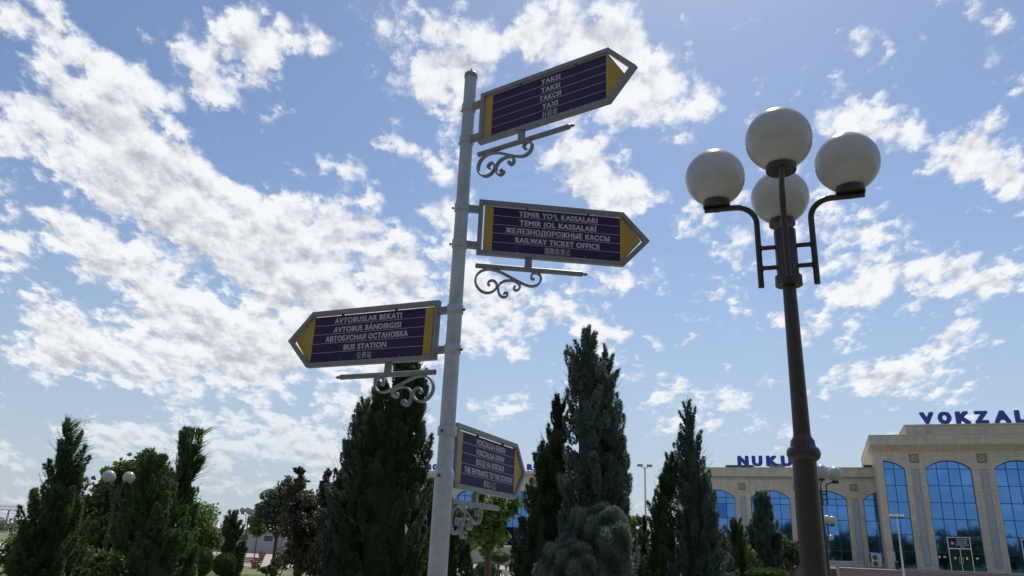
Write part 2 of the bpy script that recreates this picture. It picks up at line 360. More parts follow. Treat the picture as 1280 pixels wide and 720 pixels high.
# paving joints run over x/y here, so feed x and y
for nn in pav.node_tree.nodes:
    if nn.type == 'COMBXYZ':
        for lk in list(nn.inputs[0].links) + list(nn.inputs[1].links): pav.node_tree.links.remove(lk)
        sx = [q for q in pav.node_tree.nodes if q.type == 'SEPXYZ'][0]
        pav.node_tree.links.new(sx.outputs[0], nn.inputs[0]); pav.node_tree.links.new(sx.outputs[1], nn.inputs[1])
sheet('plaza_pavement', list(range(-80, 61, 4)), [64, 70, 84, 112], .012, pav)
sheet('garden_path', [-3, -2, -1, 0, 1, 2, 3.4], list(range(-8, 66, 2)), .010, pav)

# ------------------------------------------------------------------ station buildings
FA = rad(-22.5)                                  # facade direction
tv = Vector((math.cos(FA), math.sin(FA), 0)); dv_ = Vector((-math.sin(FA), math.cos(FA), 0))   # along, into the building
def fpt(s, d, z=0): return tv*s + dv_*d + Vector((0, 0, z))
BZ = 0.9
def arc(c, hw, spring, apex, n=14):
    h = apex - spring; R = (hw*hw + h*h)/(2*h); zc = apex - R
    return lambda x: zc + math.sqrt(max(R*R - (x-c)**2, 0))
def facade_wall(m, s0, s1, z0, z1, y, wins, th=.5):
    """front wall with arched openings; wins = (centre, x0, x1, sill, spring, apex, half width)"""
    x = s0
    for (c, a, b, sill, spr, apx, hw) in wins:
        m.box(x, a, y, y+th, z0, z1); f = arc(c, hw, spr, apx)
        if sill > z0: m.box(a, b, y, y+th, z0, sill)
        n = 14
        for i in range(n):
            xa = a + (b-a)*i/n; xb = a + (b-a)*(i+1)/n
            m.prism([(xa, f(xa)), (xb, f(xb)), (xb, z1), (xa, z1)], y, y+th)
        x = b
    m.box(x, s1, y, y+th, z0, z1)
def glazed_window(parent, c, a, b, sill, spr, apx, hw, y, rows, ncols_full=4, dark=None, lowdark=None):
    """window frame as a part, each pane its sub-part"""
    f = arc(c, hw, spr, apx); cols = [c - hw + 2*hw*i/ncols_full for i in range(ncols_full+1)]
    cols = sorted(set([v for v in cols if a < v < b] + [a, b])); rw = sorted(set([sill] + [r for r in rows if sill < r < spr] + [spr]))
    fr = MB(); w = .035
    for v in cols:
        lo, hi = (v - w, v + w)
        if v == a: lo, hi = a, a + 2*w
        if v == b: lo, hi = b - 2*w, b
        fr.box(lo, hi, y-.05, y+.05, sill, f(min(max(v, a+.01), b-.01)) - .01)
    for r in rw:
        for i in range(len(cols)-1): fr.box(cols[i] + w*1.02 + (w if cols[i] == a else 0), cols[i+1] - w*1.02 - (w if cols[i+1] == b else 0), y-.045, y+.045, r - w if r > sill else r, r + w)
    n = 16
    for i in range(n):
        xa = a + (b-a)*i/n; xb = a + (b-a)*(i+1)/n
        fr.prism([(xa, f(xa)-.10), (xb, f(xb)-.10), (xb, f(xb)+.0), (xa, f(xa)+.0)], y-.06, y+.06)
    W_ = fr.build('window', MT['mullion'], parent)
    k = 0
    for i in range(len(cols)-1):
        x0, x1 = cols[i], cols[i+1]
        for j in range(len(rw)):
            z0 = rw[j]; 
            if j < len(rw)-1: poly = [(x0, z0), (x1, z0), (x1, rw[j+1]), (x0, rw[j+1])]
            else: poly = [(x0, z0), (x1, z0)] + [(x1 + (x0-x1)*q/5, f(x1 + (x0-x1)*q/5) - .03) for q in range(6)]
            cx = (x0+x1)/2; cz = (z0 + (rw[j+1] if j < len(rw)-1 else apx))/2
            p = MB(); p.prism([(q[0]-cx, q[1]-cz) for q in poly], 0, .02)
            mt = MT['darkglass'] if dark and dark == (i, j) else MT['glass']
            if lowdark and cz < lowdark: mt = MT['glass']
            o = p.build('pane', mt, W_, loc=(cx, y, cz))
            o.rotation_euler = (rad(random.gauss(0, .16)), 0, rad(random.gauss(0, .3)))
    return W_
def plaque(parent, s, z, y, sz=.48):
    b = MB(); b.box(s-sz, s+sz, y-.04, y, z-sz, z+sz); B = b.build('plaque', MT['plaquedark'], parent); m = MB()
    for k in range(4):
        g = math.pi/4 + k*math.pi/2
        m.tube([(s + sz*.62*math.cos(g) + .16*math.cos(q), y-.05, z + sz*.62*math.sin(g) + .16*math.sin(q)) for q in np.linspace(0, 6.28, 10)], .03, 6)
    m.tube([(s + sz*.42*math.cos(q), y-.05, z + sz*.42*math.sin(q)) for q in np.linspace(0, 6.28, 16)], .035, 6)
    m.build('relief', MT['stone2'], B); return B
def orn_strip(parent, s, z0, z1, y, hw=.31):
    m = MB(); m.box(s-hw, s+hw, y-.03, y, z0, z1)
    o = m.build('ornamental_strip', MT['orn'], parent)
    e = MB()
    for x in (s-hw-.03, s+hw): e.box(x, x+.03, y-.05, y, z0, z1)
    e.box(s-hw-.03, s+hw+.03, y-.05, y, z1, z1+.04); e.box(s-hw-.03, s+hw+.03, y-.05, y, z0-.04, z0)
    e.build('strip_edging', MT['plaque'], o)

# main hall: local x = along the facade, local y = into the building
MAIN_D = 95.4; MO = 13.0
hall = thing('station_hall', 'tall cream stone station hall with blue arched windows and deep cornice', 'building', fpt(MO, MAIN_D, BZ), FA)
mw = []
for c, a in ((6.55, 6.62), (13.0, 10.8), (19.55, 17.35), (26.1, 23.9)):
    mw.append((c-MO, a-MO, c+2.2-MO, 1.02-BZ, 11.5-BZ, 12.4-BZ, 2.2))
m = MB(); x0, x1 = 5.9-MO, 33-MO
facade_wall(m, x0, x1, 0, 14-BZ, 0, mw)
m.box(x0, x0+.5, .502, 22, 0, 14-BZ); m.box(x1-.5, x1, .502, 22, 0, 14-BZ); m.box(x0+.5, x1-.5, 21.5, 22, 0, 14-BZ)
m.build('wall', MT['stone'], hall)
m = MB(); m.box(x0-.45, x1+.45, -.62, 22.4, 14.02-BZ, 15.10-BZ); m.build('cornice', MT['stone2'], hall)
m = MB(); m.prism([(x0-.47, 15.102-BZ), (x1+.47, 15.102-BZ), (x1+.47, 15.17-BZ), (x0-.47, 15.17-BZ)], -.66, 22.45); m.build('cornice_cap', MT['soffit'], hall)
m = MB()
vs = [(x0, 0, 13.35), (x1, 0, 13.35), (x1+.40, -.55, 14.02), (x0-.40, -.55, 14.02), (x0, 22, 13.35), (x0-.40, 22, 14.02), (x1, 22, 13.35), (x1+.40, 22, 14.02)]
vs = [(a, b-.004 if b == 0 else b, c-BZ) for a, b, c in vs]
m.add(vs, [(0, 1, 2, 3), (0, 3, 5, 4), (1, 6, 7, 2), (4, 5, 7, 6)]); m.build('cornice_cove', MT['soffit'], hall)
m = MB(); m.box(9.32-MO, x1-3, .3, 18, 15.17-BZ, 16.25-BZ); m.build('upper_parapet', MT['stone2'], hall)
m = MB(); m.box(9.22-MO, x1-2.9, .2, 18.1, 16.252-BZ, 16.40-BZ); m.build('parapet_cap', MT['soffit'], hall)
m = MB(); m.box(x0+.5, x1-.5, 1.6, 1.8, .01, 13.3); m.build('interior_wall', MT['dark'], hall)
for c, a, b, si, sp_, ap, hw in mw:
    glazed_window(hall, c, a, b, si, sp_, ap, hw, .34, [r-BZ for r in (2.75, 4.5, 6.2, 7.92, 9.71)])
for s in (9.78, 16.34, 22.9, 29.5):
    plaque(hall, s-MO, 12.62-BZ, 0); orn_strip(hall, s-MO, 1.45-BZ, 11.4-BZ, 0)
m = MB(); m.box(x0-.001, 6.60-MO, -.06, -.002, .0, 12.2-BZ); m.build('corner_pier', MT['soffit'], hall)
def entrance(s, first=True):
    d = MB()
    for x in (-1.08, 1.0): d.box(s+x, s+x+.08, .10, .24, 0.02, 3.5)
    d.box(s-1.0, s+1.0, .10, .24, 2.28, 2.38); d.box(s-1.0, s+1.0, .10, .24, 3.42, 3.5); d.box(s-.035, s+.035, .10, .24, .1, 2.28)
    d.box(s-1.0, s+1.0, .10, .24, .02, .10)
    D = d.build('entrance_door', MT['white'], hall)
    for x in (-1, .035):
        g = MB(); g.box(s+x, s+x+.965, .155, .185, .1, 2.28); g.build('door_leaf', MT['blackglass'], D)
    for x in (-.16, .16):
        h = MB(); h.tube([(s+x, .11, .85), (s+x, .07, .9), (s+x, .07, 1.4), (s+x, .11, 1.45)], .02, 8); h.build('handle', MT['white'], D)
        q = MB(); q.box(s+x*3.4-.09, s+x*3.4+.09, .145, .153, 1.25, 1.5); q.build('sticker', MT['white'], D)
    b = MB(); b.box(s-1.0, s+1.0, .12, .22, 2.38, 3.42); B = b.build('door_sign', MT['navy'], hall)
    bag = MB(); bag.lathe([(.16, 0), (.16, .02)], seg=20); e = bag.build('emblem', MT['lettering'], B); e.location = (s-.62, .115, 2.86); e.rotation_euler.x = rad(90)
    for i, t in enumerate(('VOKZALGA KIRISH', 'VOKZALGA KIRIW', 'ВХОД НА ВОКЗАЛ', 'THE ENTRANCE TO THE STATION', '車站入口')):
        me = text_mesh(t, .17, fit_w=[1.0, 1.0, .95, 1.2, .35][i]); me.materials.append(MT['lettering'])
        o = bpy.data.objects.new('lettering', me); col.objects.link(o); o.parent = B; o.location = (s+.28, .114, 3.2 - i*.185)
entrance(0.0); entrance(6.75)
for s, z in ((-.55-.95, 1.45), (.55+.95+.0, 1.42), (-2.0, 1.42)):
    q = MB(); q.box(s-.12, s+.12, .27, .28, z-.1, z+.1); q.build('notice', MT['white'], hall)

# office wing
WD = 100.6; WO = -5.5
wing = thing('station_wing', 'low cream stone wing with arched blue windows and dentil band', 'building', fpt(WO, WD, BZ), FA)
m = MB(); x0, x1 = -17.3-WO, 10-WO; ww = []
for c in (-12.5, -6.07, .3, 6.7): ww.append((c-WO, c-2.3-WO, c+2.3-WO, 1.5-BZ, 8.48-BZ, 9.42-BZ, 2.3))
facade_wall(m, x0, x1, 0, 10.7-BZ, 0, ww)
m.box(x0, x0+.5, .502, 15, 0, 10.7-BZ); m.box(x0+.5, x1, 14.5, 15, 0, 10.7-BZ)
m.build('wall', MT['stone'], wing)
m = MB(); m.box(x0-.12, x1, -.12, 15.1, 10.702-BZ, 10.84-BZ); m.box(x0-.3, x1, -.34, 15.3, 11.04-BZ, 12.08-BZ); m.build('cornice', MT['stone2'], wing)
m = MB(); m.box(x0-.1, x1, -.10, 15.1, 10.842-BZ, 11.038-BZ); m.build('dentil_backing', MT['plaque'], wing)
m = MB(); s = x0
while s < 6-WO:
    m.box(s, s+.17, -.24, -.102, 10.86-BZ, 11.03-BZ); s += .34
o = m.build('dentils', MT['soffit'], wing); o['kind'] = 'stuff'
m = MB(); m.box(x0-.34, x1, -.38, 15.3, 12.082-BZ, 12.15-BZ); m.build('cornice_cap', MT['soffit'], wing)
m = MB(); m.box(x0+.5, x1, 1.6, 1.8, .01, 9.8); m.build('interior_wall', MT['dark'], wing)
for k, (c, a, b, si, sp_, ap, hw) in enumerate(ww):
    glazed_window(wing, c, a, b, si, sp_, ap, hw, .30, [r-BZ for r in (2.6, 4.32, 6.04, 7.76)], dark=(2, 3) if k == 0 else None)
for s in (-15.7, -9.32, -2.9, 3.5):
    plaque(wing, s-WO, 9.83-BZ, 0, .42); orn_strip(wing, s-WO, 1.4-BZ, 8.55-BZ, 0, .29)
def aircon(s):
    t = thing('air_conditioner', 'white outdoor air conditioner with two stacked fans by the hall corner', 'air conditioner', fpt(s, 98.6, BZ), FA)
    m = MB(); m.box(-.5, .5, 0, .35, .12, 1.5); m.build('casing', MT['white'], t, bevel=.02)
    for z in (.47, 1.13):
        g = MB(); g.lathe([(.27, 0), (.27, .03)], seg=20); o = g.build('fan_shade_disc', MT['dark'], t, loc=(-.12, .001, z)); o.rotation_euler.x = rad(90)  # dark disc on the solid casing, coloured like the shade behind a fan
        g = MB()
        for k in range(5):
            q = 2*math.pi*k/5; g.prism([(.03*math.cos(q), .03*math.sin(q)), (.2*math.cos(q-.3), .2*math.sin(q-.3)), (.2*math.cos(q+.3), .2*math.sin(q+.3))], -.05, -.035)
        g.build('fan', MT['grey'], t, loc=(-.12, 0, z))
        g = MB(); [g.tube([(r*math.cos(q), -.055, r*math.sin(q)) for q in np.linspace(0, 6.2832, 21)], .006, 4) for r in (.09, .18, .26)]; g.build('grille', MT['grey'], t, loc=(-.12, 0, z))
    for x in (-.4, .3):
        g = MB(); g.box(x, x+.08, .02, .33, 0, .12); g.build('foot', MT['dark'], t)
aircon(5.0)
t = thing('utility_cabinet', 'plain pale metal cabinet between the air conditioner and the hall corner', 'cabinet', fpt(6.3, 94.5, BZ), FA)
m = MB(); m.box(-.42, .38, 0, .35, 0, 1.75); m.build('casing', MT['soffit'], t, bevel=.015)
m = MB(); m.box(-.3, .26, -.015, -.001, .15, 1.6); m.build('door', MT['stone2'], t)
m = MB(); m.box(.18, .22, -.035, -.016, .8, 1.0); m.build('handle', MT['dark'], t)
t = thing('litter_bin', 'small dark bin in front of the hall corner pier', 'bin', fpt(6.65, 93.4, BZ), FA)
m = MB(); m.lathe([(.16, 0), (.19, .7), (.2, .72)], seg=16); m.build('body', MT['dark'], t)
m = MB(); m.lathe([(.21, .725), (.15, .8), (.03, .82)], seg=16); m.build('lid', MT['grey'], t)

# left block half hidden by the trees
LD = 100.6; LO = -44.0
lb = thing('far_station_block', 'cream block with blue arched windows half hidden behind the signpost and junipers', 'building', fpt(LO, LD, BZ-1.6), FA)
m = MB(); x0, x1 = -58.5-LO, -33.0-LO; lw = []
for c in (-53.0, -46.6, -40.2): lw.append((c-LO, c-2.3-LO, c+2.3-LO, 2.3, 8.2-BZ+1.6, 9.1-BZ+1.6, 2.3))
lw.append((-35.4-LO, -37.0-LO, -33.8-LO, 2.3, 8.2-BZ+1.6, 8.9-BZ+1.6, 1.6))
facade_wall(m, x0, x1, 0, 11.2-BZ+1.6, 0, lw); m.box(x0, x0+.5, .502, 14, 0, 11.9); m.box(x1-.5, x1, .502, 14, 0, 11.9); m.box(x0+.5, x1-.5, 13.5, 14, 0, 11.9); m.build('wall', MT['stone'], lb)
m = MB(); m.box(x0-.3, x1+.3, -.3, 14.3, 11.202-BZ+1.6, 11.62-BZ+1.6); m.build('cornice', MT['soffit'], lb)
m = MB(); m.box(x0+.5, x1-.5, 1.6, 1.8, .01, 11.8); m.build('interior_wall', MT['dark'], lb)
for c, a, b, si, sp_, ap, hw in lw: glazed_window(lb, c, a, b, si, sp_, ap, hw, .3, [2.6+1.7*k for k in range(4)])

def roof_sign(name, label, items, d, z0, h, size_bold=.03):
    t = thing(name, label, 'rooftop sign', fpt(items[0][1], d, z0), FA)
    for ch, xa, xb in items:
        dd = h*.085*1.4; me = text_mesh(ch, 1, fit_w=xb-xa-2*dd, squash=h-1.2*dd, extrude=.12, bold=.085*h/(h-1.2*dd)); me.materials.append(MT['blueletter'])
        o = bpy.data.objects.new('letter', me); col.objects.link(o); o.parent = t; o.location = ((xa+xb)/2 - items[0][1], 0, .14)
        for q in (.25, .75):
            s = MB(); s.box(-.03, .03, .05, .11, -.16, 0.02); s.build('letter_foot', MT['grey'], o, loc=(-(xb-xa)/2 + (xb-xa)*q, 0, 0))
    return t
roof_sign('nukus_roof_sign', 'blue capital letters NUKUS on the roof of the low station wing', [('N', -9.67, -8.28), ('U', -7.93, -6.62), ('K', -6.22, -4.78), ('U', -4.48, -3.12), ('S', -2.75, -1.45)], 100.4, 12.24, 1.3)
roof_sign('vokzal_roof_sign', 'blue capital letters VOKZAL on the parapet of the tall station hall', [('V', 10.92, 12.40), ('O', 12.72, 14.12), ('K', 14.48, 15.98), ('Z', 16.30, 17.68), ('A', 18.15, 19.78), ('L', 20.12, 21.2)], 95.75, 16.38, 1.36)
roof_sign('short_roof_sign', 'small blue letters BO on the roof left of the signpost', [('B', -54.05, -53.3), ('O', -53.1, -52.25)], 100.5, 11.98-.3, .85)
roof_sign('short_roof_sign', 'small blue letters RT on the roof between signpost and dark juniper', [('R', -38.2, -37.35), ('T', -37.2, -36.35)], 100.5, 11.98-.3, .85)
m = MB(); m.box(-11.3, -7.9, 101.6, 103, 0, .42); o = m.build('roof_vent', MT['dark'], loc=(0, 0, 12.15)); o.rotation_euler.z = FA; tag(o, 'long flat dark vent behind the N of the roof letters', 'vent')
m = MB(); m.box(-5.9, -4.1, 101.8, 103, 0, .62); o = m.build('roof_vent', MT['grey'], loc=(0, 0, 12.15)); o.rotation_euler.z = FA; tag(o, 'grey box vent on the roof behind the letter K', 'vent')
m = MB(); m.box(4.9, 5.8, 101.2, 102, 0, .4); o = m.build('roof_vent', MT['dark'], loc=(0, 0, 12.15)); o.rotation_euler.z = FA; tag(o, 'small dark vent on the wing roof next to the tall hall', 'vent')

# terrace and stairs
TZ = gz(20, 70)
m = MB(); m.box(.9, 36, 84.5, 101.5, TZ-.2, BZ-.012); o = m.build('terrace', MT['terrace']); o.rotation_euler.z = FA; tag(o, kind='structure')
m = MB(); m.box(-18, .898, 97.8, 101.5, TZ-.2, BZ-.3); o = m.build('wing_plinth', MT['terrace']); o.rotation_euler.z = FA; tag(o, kind='structure')
st = thing('front_stairs', 'wide brown granite stairs rising to the hall terrace', 'stairs', fpt(.9, 84.5, TZ), FA)
nst = 11; rise = (BZ-.012-TZ)/nst
for k in range(nst):
    m = MB(); m.box(0.0, 33.9, -.36*(nst-1-k)-.36 + .0, -.36*(nst-1-k)-.002, 0, rise*(k+1) - (.0 if k < nst-1 else .004)); o = m.build('step', MT['step'], st)
    m = MB(); m.box(-.28, -.004, -.36*(nst-1-k)-.36, -.36*(nst-1-k)-.002, 0, rise*(k+1)+.10); m.build('kerb_block', MT['plaque'], st)
rl = thing('ramp_railing', 'steel handrail of two bars along the wing base left of the stairs', 'railing', fpt(-3, 97.6, BZ-.35), FA)
for z in (.95, .5):
    m = MB(); m.tube([(0, 0, z-.25), (6.5, 0, z+.05)], .035, 8); m.build('rail', MT['roofgrey'], rl)
for x in (0.1, 2.2, 4.3, 6.4):
    m = MB(); m.tube([(x, 0, 0), (x, 0, .70 + .3*x/6.5)], .03, 8); m.build('post', MT['roofgrey'], rl)

# ------------------------------------------------------------------ signpost
PX, PY = -0.312, 4.0
sp_ = thing('signpost', 'tall grey steel post carrying four arrow signs', 'signpost', (PX, PY, 0))
m = MB(); m.tube([(0, 0, -.1), (0, 0, 1.94)], [.052, .049], 32); m.build('lower_pole', MT['postgrey'], sp_)
m = MB(); m.tube([(0, 0, 1.94), (0, 0, 2.84)], [.0425, .0410], 32, caps=False); m.build('middle_pole', MT['postgrey'], sp_)
m = MB(); m.tube([(0, 0, 2.84), (0, 0, 4.36)], [.0395, .0375], 32); m.build('upper_pole', MT['postgrey'], sp_)
m = MB(); m.lathe([(.049, 0), (.049, .012), (.0425, .03)], seg=32); m.build('reducer', MT['postgrey'], sp_, loc=(0, 0, 1.94))
m = MB(); m.lathe([(.041, 0), (.041, .025), (.036, .032), (.018, .040), (.008, .043), (.006, .062), (.002, .072)], seg=28); m.build('cap', MT['frame'], sp_, loc=(0, 0, 4.355))
m = MB(); m.lathe([(.16, 0), (.16, .02), (.06, .021)], seg=32); m.build('base_plate', MT['frame'], sp_)

SCA = [(245,572),(232,562),(240,546),(258,541),(275,552),(283,575),(272,598),(250,613),(222,615),(195,600),(173,570),(167,535),(178,505),(200,486),(228,478),(258,481),(290,491),(330,512),(370,536),(410,558),(445,573),(475,574),(497,562),(508,540),(507,515),(495,500),(476,494),(460,503),(455,520),(463,534),(474,531)]
SCB = [(318,622),(322,611),(334,612),(339,624),(330,636),(314,639),(299,628),(289,605),(286,582),(295,560),(315,546),(340,541),(368,543),(390,556),(401,575),(397,592),(383,600),(370,593),(368,580),(376,573)]
def smooth_path(pts, it=2):
    for _ in range(it):
        q = [pts[0]]
        for a, b in zip(pts[:-1], pts[1:]):
            q += [tuple(.75*a[i]+.25*b[i] for i in range(2)), tuple(.25*a[i]+.75*b[i] for i in range(2))]
        pts = q + [pts[-1]]
    return pts
def arrow_sign(label, zt, az, lines, widths, flip, length=.87, tip=1.03, h=.345, shift=0.0, tipgap=.0015, prad=.040, group='arrow signs on the signpost'):
    """local x runs out from the post; side = local y of the side the photo shows"""
    t = thing('arrow_sign', label, 'sign', (PX, PY, zt - h), rad(az), group)
    x0 = .098; x1 = x0 + length; xt = x0 + tip; zc = h/2; sd = 1 if flip else -1
    fw, fd = .027, .017
    out_ = [(x0, 0), (x1, 0), (xt, zc), (x1, h), (x0, h)]
    k = fw * 1.32
    inn = [(x0+fw, fw), (x1-fw*.45, fw), (xt-fw*1.45, zc), (x1-fw*.45, h-fw), (x0+fw, h-fw)]
    m = MB(); n = 5
    vs = [(x, y, z) for y in (-fd, fd) for x, z in out_] + [(x, y, z) for y in (-fd, fd) for x, z in inn]
    fs = []
    for i in range(n):
        j = (i+1) % n
        fs += [(i, j, 10+j, 10+i), (5+i, 15+i, 15+j, 5+j), (i, 5+i, 5+j, j), (10+i, 10+j, 15+j, 15+i)]
    m.add(vs, fs); m.build('frame', MT['frame'], t, bevel=.003)
    # board: dark middle, yellow strip, yellow point (each its own sheet of vinyl on a thin backing)
    g = .009
    bx0 = x0+fw+g; bx1 = x1-fw*.3; by0 = fw+g*.35; by1 = h-fw-g
    bt = xt - fw*1.45 - g*1.5; sw = .052; tg = tipgap
    m = MB(); m.prism([(bx0, by0), (bx1, by0), (bt-tg, zc - tg), (bx1, by1), (bx0, by1)], -.003, .003); bd = m.build('board', MT['navy'], t)
    for sgn in (-1, 1):
        ya, yb = sorted((sgn*.0032, sgn*.0044))
        m = MB(); m.prism([(bx0, by0), (bx0+sw, by0), (bx0+sw, by1), (bx0, by1)], ya, yb); m.build('yellow_strip', MT['yellow'], bd)
        m = MB(); m.prism([(bx1-.012, by0+.002), (bx1, by0), (bt-tg, zc - tg), (bx1, by1), (bx1-.012, by1-.002)], ya, yb); m.build('yellow_point', MT['yellow'], bd)
        m = MB()
        for r in range(1, 5):
            z = by1 - (by1-by0)*r/5; m.box(bx0+sw, bx1-.012, ya, yb, z-.0013, z+.0013)
        m.build('rule_lines', MT['paleline'], bd)
    cx = (bx0+sw+bx1)/2 + shift; rowh = (by1-by0)/5
    for i, (tx, wd) in enumerate(zip(lines, widths)):
        me = text_mesh(tx, .045, fit_w=wd, bold=.048 if i < 4 else .012)
        if flip: me.transform(Matrix.Rotation(math.pi, 4, 'Z'))
        me.materials.append(MT['lettering'])
        o = bpy.data.objects.new('lettering', me); col.objects.link(o); o.parent = bd
        o.location = (cx, sd*.0052, by1 - rowh*(i+1) + rowh*.15)
    # clips that hold the board
    for x, z in ((bx0+.25, by1+.002), (bx0+.62, by1+.002), (bx0+.2, by0+.004), (bx0+.6, by0+.004)):
        m = MB(); m.box(x-.006, x+.006, -.007, .007, z-.008, z+.010); m.build('clip', MT['bolt'], t)
    # two brackets with clamp bands and bolts
    for z in (.055, h-.062):
        m = MB(); m.box(prad+.001, x0-.001, -.016, .016, z-.02, z+.02); m.build('bracket', MT['frame'], t, bevel=.002)
        m = MB(); m.lathe([(prad+.0045, -.024), (prad+.0055, -.022), (prad+.0055, .022), (prad+.0045, .024)], seg=32); b = m.build('clamp_band', MT['postgrey'], t, loc=(0, 0, z))
        m = MB(); m.tube([(-prad-.005, 0, z-.005), (-prad-.022, 0, z-.005)], .004, 8); m.tube([(-prad-.010, 0, z-.005), (-prad-.018, 0, z-.005)], .0085, 6); m.build('bolt', MT['bolt'], t)
    # lower bar with strut, finial and scroll
    bz = -.068; br = .0155
    m = MB(); m.tube([(x0, 0, bz), (x0+.62, 0, bz)], br, 20); m.build('lower_bar', MT['frame'], t)
    m = MB(); m.tube([(x0-.0006, 0, bz), (x0+.02, 0, bz)], br*.78, 16); m.build('bore_shade_disc', MT['dark'], t)  # dark plug on the closed bar end, imitating a shaded hollow
    m = MB(); m.tube([(x0+.62+q, 0, bz) for q in (0, .004, .01, .016, .02, .032, .04)], [.0155, .014, .008, .008, .011, .005, .001], 14); m.build('finial', MT['frame'], t)
    m = MB(); m.box(x0+.285, x0+.325, -.010, .010, bz+.010, -.001); m.build('strut', MT['frame'], t, bevel=.002)
    for pts in (SCA, SCB):
        q = [(x0 + (px-165)/900, -((py + 6) - (455 + .0756*(px-165)))/900*.95) for px, py in pts]
        q = smooth_path(q, 2); m = MB(); m.tube([(a, 0, bz + b + .008) for a, b in q], 0, flat=(.011, .0055), smooth=False); m.build('scroll', MT['frame'], t)
    return t
arrow_sign('purple arrow sign reading TAKSI, topmost on the signpost', 4.201, -35, ['TAKSI', 'TAKSI', 'ТАКСИ', 'TAXI', '計程車'], [.125, .125, .14, .10, .10], False, prad=.0385, shift=.02, tipgap=.02)
arrow_sign('purple arrow sign reading RAILWAY TICKET OFFICE, below the taxi sign', 3.524, 6.5, ["TEMIR YO‘L KASSALARI", 'TEMIR JOL KASSALARÍ', 'ЖЕЛЕЗНОДОРОЖНЫЕ КАССЫ', 'RAILWAY TICKET OFFICE', '国路售票点'], [.47, .46, .62, .50, .15], False, prad=.0395, shift=.0)
arrow_sign('purple arrow sign reading BUS STATION, the only one pointing left', 2.9, 156.5, ['AVTOBUSLAR BEKATI', 'AVTOBUS BÁNDIRGISI', 'АВТОБУСНАЯ ОСТАНОВКА', 'BUS STATION', '公車站'], [.46, .46, .56, .29, .10], True, prad=.041, shift=.0)
arrow_sign('purple arrow sign reading THE ENTRANCE TO THE STATION, lowest on the post', 2.224, 67.0, ['VOKZALGA KIRISH', 'VOKZALGA KIRIW', 'ВХОД НА ВОКЗАЛ', 'THE ENTRANCE TO THE STATION', '車站入口'], [.42, .41, .40, .69, .17], False, prad=.045, shift=.0)

# ------------------------------------------------------------------ globe lamps
LX, LY, LZ, LR, LA = 1.765, 4.48, 4.06, .42, -110
def globe_lamp(label, x, y, zbase, rot=0, group='four globe park lamps', detail=1, arms=(0, 1, 2, 3), scale=1.0, cat='street lamp'):
    t = thing('street_lamp', label, cat, (x, y, zbase), rad(rot), group)
    H = LZ
    sg = 28 if detail else 14
    m = MB(); m.lathe([(.15, 0), (.15, .05), (.12, .08), (.105, .35), (.085, .42), (.072, .5)], seg=sg); m.build('base', MT['iron'], t)
    m = MB(); m.lathe([(.0735, .5), (.0715, 1.4), (.068, 2.16)], seg=sg); m.build('lower_shaft', MT['iron'], t)
    m = MB(); m.lathe([(.068, 2.14), (.086, 2.155), (.094, 2.172), (.096, 2.19), (.092, 2.208), (.082, 2.22), (.074, 2.224), (.070, 2.24), (.068, 2.262), (.060, 2.272), (.052, 2.285), (.050, 2.30)], seg=sg); m.build('collar', MT['iron'], t)
    m = MB(); m.lathe([(.0495, 2.30), (.045, 2.8), (.040, 3.30)], seg=sg); m.build('upper_shaft', MT['iron'], t)
    m = MB(); m.lathe([(.07, 3.235), (.083, 3.24), (.083, 3.30), (.068, 3.305), (.068, 3.62), (.060, 3.63), (.05, 3.64), (.01, 3.645)], seg=sg); m.build('sleeve', MT['iron'], t)
    for k in arms:
        g = k*math.pi/2; c, s = math.cos(g), math.sin(g)
        P = lambda r, z: (r*c, r*s, z)
        path = [P(.168, 3.24), P(.168, 3.69)]
        for q in np.linspace(0, math.pi/2, 8): path.append(P(.168 + .13*(1-math.cos(q)), 3.69 + .13*math.sin(q)))
        path += [P(.50, 3.822)]
        a = MB(); a.tube(path, .0195, 10)
        for z in (3.37, 3.51): a.tube([P(.045, z), P(.168, z)], .0155, 8)
        for z in (3.345, 3.395, 3.485, 3.535): a.tube([P(.145, 3.37 if z < 3.44 else 3.51), P(.168, z)], .012, 6)
        A = a.build('arm', MT['iron'], t)
        b = MB(); b.lathe([(.088, 0), (.09, .012), (.09, .035), (.078, .037), (.076, .062), (.06, .066)], c=(LR*c, LR*s, 3.838), seg=sg); b.build('globe_holder', MT['iron'], A)
        gl = MB(); R = .2; zc = H
        prof = [(R*math.sin(q), R*math.cos(q)) for q in np.linspace(math.pi*.88, .02, 22 if detail else 10)]
        gl.lathe([(max(r, .002), z) for r, z in prof], seg=40 if detail else 16)
        o = gl.build('globe', MT['globe'], t, loc=(LR*c, LR*s, 4.06)); 
        for p in o.data.polygons: p.use_smooth = True
    t.scale = (scale,)*3
    return t
globe_lamp('large dark globe lamp standing nearest, right of the signpost', LX, LY, 0, LA)
lamp2 = None
def far_lamp(px, py, Yd, label, zb, group='four globe park lamps', rot=20, scale=1.0):
    p = atY(px, py, Yd)
    top = 4.06*scale
    return globe_lamp(label, p.x, Yd, p.z - top, rot, group, 0, scale=scale)
first = far_lamp(149, 597, 26, 'globe lamp among the leafy trees at the far left', 0, rot=-20)
def lamp_copy(px, py, Yd, label, rot, sc=1.0):
    p = atY(px, py, Yd); o = copy_tree(first); o.location = (p.x, Yd, p.z - 4.06*sc); o.rotation_euler.z = rad(rot); o.scale = (sc,)*3; o['label'] = label; return o
lamp_copy(312, 638, 54, 'small distant globe lamp beside the narrow thuja and lawn', 8, 1.05)
lamp_copy(1023, 592, 21, 'globe lamp mostly hidden behind the nearest lamp shaft', -12)
lamp_copy(1029, 650, 36, 'globe lamp second in the row receding behind the nearest lamp', 0)
lamp_copy(1033, 672, 56, 'smallest globe lamp, last in the row behind the nearest lamp', 25)

